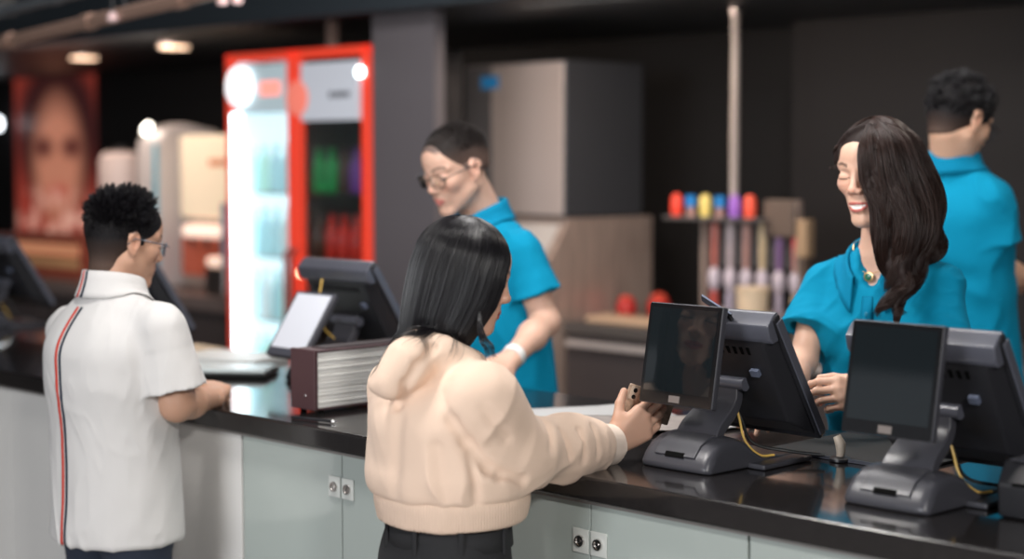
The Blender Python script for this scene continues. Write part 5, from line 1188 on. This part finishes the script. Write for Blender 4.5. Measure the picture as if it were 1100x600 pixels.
# ---------------------------------------------------------------- cashier with glasses in the middle
def mid_man():
    gz = .12; Yb = 4.84; H = W(542, 420, Yb); H[2] = 1.07; N = W(519, 233, Yb-.02); N[2] = 1.550; yaw = -122
    t, root = person(H, gz, 'man with buzz cut and glasses in turquoise polo looking down behind the hoodie woman')
    hd = Fr(W(489, 181, 4.74), basis(-130, 20), 1.03)
    M, L = torso_frame(H, N, yaw); T = Fr(H, M, 1.)
    SL = W(561, 273, 4.68); EL = W(586, 345, 4.66); WL = W(548, 386, 4.46); SR = W(490, 272, 4.98); ER = W(482, 345, 4.90); WR = W(470, 372, 4.68)
    ops = head_ops(hd)+[cap(hd.p(0, -.028, -.055), N+np.array([0, 0, -.01]), .055, .062, .02)]
    ops += [loft(H, M, [(-.12, 0, 0, .15, .11), (.0, 0, 0, .15, .11), (.2, 0, 0, .15, .10), (.36, 0, 0, .155, .095), (.43, 0, .0, .10, .07), (.48, 0, 0, .05, .045)], k=.03)]
    ops += arm_ops(SR, ER, WR, 1.02)+arm_ops(SL, EL, WL, 1.02)
    h1, s1 = hand_ops(WL, W(527, 398, 4.38)-WL, (.3, -.5, .7), -1, (.3, .4, .45, .5), .4, .98)
    h2, s2 = hand_ops(WR, (-.05, -.2, -.06), (0, 0, 1), 1, (.3, .35, .4, .4), .4, .98)
    sdf_mesh('body', ops+h1+h2, .003, M_skA, t, root=root, color=head_color(hd, (.66, .41, .31), lips=(.58, .20, .17), scalp=(.10, .075, .07), fade=1))
    cl = polo_ops(T, L, .184, .130, ((SR, ER), (SL, EL)), -.175, .60, -.004, .062, .076)
    wp = folds(.010, 16, 5, 31, M); sh = sdf_mesh('polo_shirt', cl, .005, M_polo, t, root=root, warp=wp)
    collar(T, L, cl, wp, M_polob, sh, root, .068, .064, .92, .036, .046, .025, .04)
    bz2 = fade_col(hd, (.016, .012, .011), (.16, .10, .08), .0, .075); bz = mat('buzz_hair', (.018, .013, .012), .6, bump=.001, bscale=300)
    hp, _ = hair_cap(hd, 'hair', M_fade, t, root, th=.0022, nape=-.02, side=.01, color=bz2, sub=[hd.ell((0, .105, .055), (.06, .05, .055), .01, 'sub')])
    st = clump_strands(hd, 6000, 1, lambda v: .0075 if v[2] > .3 else .004, 17, lambda v: v[1] < .62 and v[2] > .30-.5*max(0, -v[1]-.1), lambda v: (0, .2, 0), spread=.003, up=.0, r=(.0755, .094, .0845))
    strand_mesh('hair_strands', st, bz, hp, root, r0=.0008)
    glasses(hd, t, root, M_gm, M_lens)
    bp = WL+(EL-WL)*.08; MB().cyl(tuple(bp-(EL-WL)*.05-root), tuple(bp+(EL-WL)*.05-root), .031, .033, 28).build('wristband', mat('pale_band', (.75, .74, .72), .5), t, smooth=True, label='pale wristband')
    legs(root, H-np.array([0, 0, .05]), yaw, gz, M_trs, M_shoe, t, 1., .16, .12)
mid_man()
# ---------------------------------------------------------------- staff man seen from behind at the right
def back_man():
    gz = .12; Yb = 4.98; H = W(1034, 360, Yb); H[2] = 1.17; N = W(1022, 172, Yb-.02); N[2] = 1.695; yaw = 38
    t, root = person(H, gz, 'dark haired man in turquoise polo with his back turned, working at the right edge')
    hd = Fr(W(1032, 129, 4.93), basis(62, 24), 1.02)
    M, L = torso_frame(H, N, yaw); T = Fr(H, M, 1.)
    SR = W(1064, 218, 4.87); ER = W(1069, 292, 4.89); WR = W(1112, 299, 5.11); SL = W(975, 226, 5.08); EL = W(975, 294, 5.15); WL = W(1020, 300, 5.34)
    ops = head_ops(hd)+[cap(hd.p(0, -.030, -.05), N+np.array([0, 0, -.01]), .054, .060, .02)]
    ops += [loft(H, M, [(-.12, 0, 0, .15, .11), (.0, 0, 0, .15, .11), (.2, 0, 0, .15, .10), (.38, 0, 0, .155, .095), (.45, 0, .0, .10, .07), (.50, 0, 0, .05, .045)], k=.03)]
    ops += arm_ops(SR, ER, WR, 1.05)+arm_ops(SL, EL, WL, 1.02)
    h1, s1 = hand_ops(WR, (.08, .12, -.03), (0, -.3, 1), -1, (.3, .4, .45, .5), .4, .98)
    h2, s2 = hand_ops(WL, (.08, .12, -.03), (0, 0, 1), 1, (.3, .35, .4, .4), .4, .98)
    sdf_mesh('body', ops+h1+h2, .003, M_skA, t, root=root, color=head_color(hd, (.60, .36, .25), scalp=(.06, .045, .04), fade=1))
    cl = polo_ops(T, L, .176, .130, ((SR, ER), (SL, EL)), -.195, .56, -.008, .064, .082)
    wp = folds(.012, 15, 5, 41, M); sh = sdf_mesh('polo_shirt', cl, .005, M_polo, t, root=root, warp=wp)
    collar(T, L, cl, wp, M_polob, sh, root, .068, .064, .92, .040, .046, .025, .04)
    hp, _ = hair_cap(hd, 'hair', M_fade, t, root, th=.006, top=.010, color=fade_col(hd, (.007, .006, .007), (.10, .06, .045), -.07, .0), nape=-.068, side=.0, extra=[hd.cap((0, -.040, -.02), (0, -.034, -.085), .052, .048, k=.02)])
    st = clump_strands(hd, 240, 14, lambda v: .022 if v[2] > .3 else .010, 15, lambda v: (v[2] > -.05 and v[1] < .75) or (v[1] < -.3 and v[2] > -.5), lambda v: (0, .5*(v[2] > .2), -.6*(v[2] < .2)), spread=.009, up=.0, curl=.3)
    strand_mesh('hair_strands', st, M_blackhair, hp, root, r0=.0012)
    glasses(hd, t, root, M_gm, M_lens)
    legs(root, H-np.array([0, 0, .06]), yaw, gz, M_trs, M_shoe, t, 1.05, .16, .12)
back_man()
# ================================================================== LIGHT AND CAMERA
def area(name, loc, target, size, power, col=(1, 1, 1), size_y=None):
    l = bpy.data.lights.new(name, 'AREA'); l.energy = power; l.color = col; l.size = size
    if size_y: l.shape = 'RECTANGLE'; l.size_y = size_y
    o = bpy.data.objects.new(name, l); COL.objects.link(o); o.location = [float(q) for q in loc]
    o.rotation_euler = (Vector([float(q) for q in target])-o.location).to_track_quat('-Z', 'Y').to_euler(); return o
area('lobby_spot', (.9, -1.2, 3.1), (-.2, 3.8, 1.1), .35, 150, (1, .97, .93))
area('left_soft_fill', (-4.5, -1.5, 2.2), (-.5, 4, 1.2), 2.6, 215, (.95, .97, 1), 1.8)  # added soft fill from the left, no window stands there
area('staff_ceiling_lamp', A(.2, .9, 3.1), A(.2, 1.0, 0), 1.8, 34, (1, .97, .95), .5)
area('staff_ceiling_lamp', A(-2.2, 1.4, 3.1), A(-2.2, 1.0, 0), 1.4, 28, (1, .97, .95), .5)
area('cashier_spot', A(.0, -.6, 3.0), A(.9, 1.3, 1.5), .4, 42, (1, .96, .92))
area('back_counter_fill', A(-1.9, 2.75, 2.36), A(-1.9, 3.5, 1.0), .8, 20, (1, .82, .68), .1)  # added fill to brighten the ice machine and back counter, no fixture modelled
area('left_counter_lamp', A(-5.6, 2.55, 2.36), A(-5.6, 3.4, 1.2), 1.6, 22, (1, .8, .66), .1)
area('prep_lamp', A(1.0, 2.2, 2.9), A(1.0, 2.6, 1.0), .5, 10, (1, .9, .8), .3)
w = bpy.data.worlds.new('world'); SC.world = w; w.use_nodes = True
w.node_tree.nodes['Background'].inputs[0].default_value = (.80, .84, .90, 1); w.node_tree.nodes['Background'].inputs[1].default_value = .27
cam = bpy.data.cameras.new('camera'); co = bpy.data.objects.new('camera', cam); COL.objects.link(co); SC.camera = co
co.location = (0, 0, CAMH); co.rotation_euler = (math.pi/2-PITCH, 0, 0); cam.sensor_width = 36; cam.lens = FPX/1100*36
cam.dof.use_dof = True; cam.dof.focus_distance = 3.55; cam.dof.aperture_fstop = 1.45
cam.clip_start = .05
SC.view_settings.view_transform = 'Standard'; SC.view_settings.look = 'None'; SC.view_settings.gamma = 1; SC.view_settings.exposure = 0
SC.view_settings.use_curve_mapping = False
SC.cycles.use_denoising = True
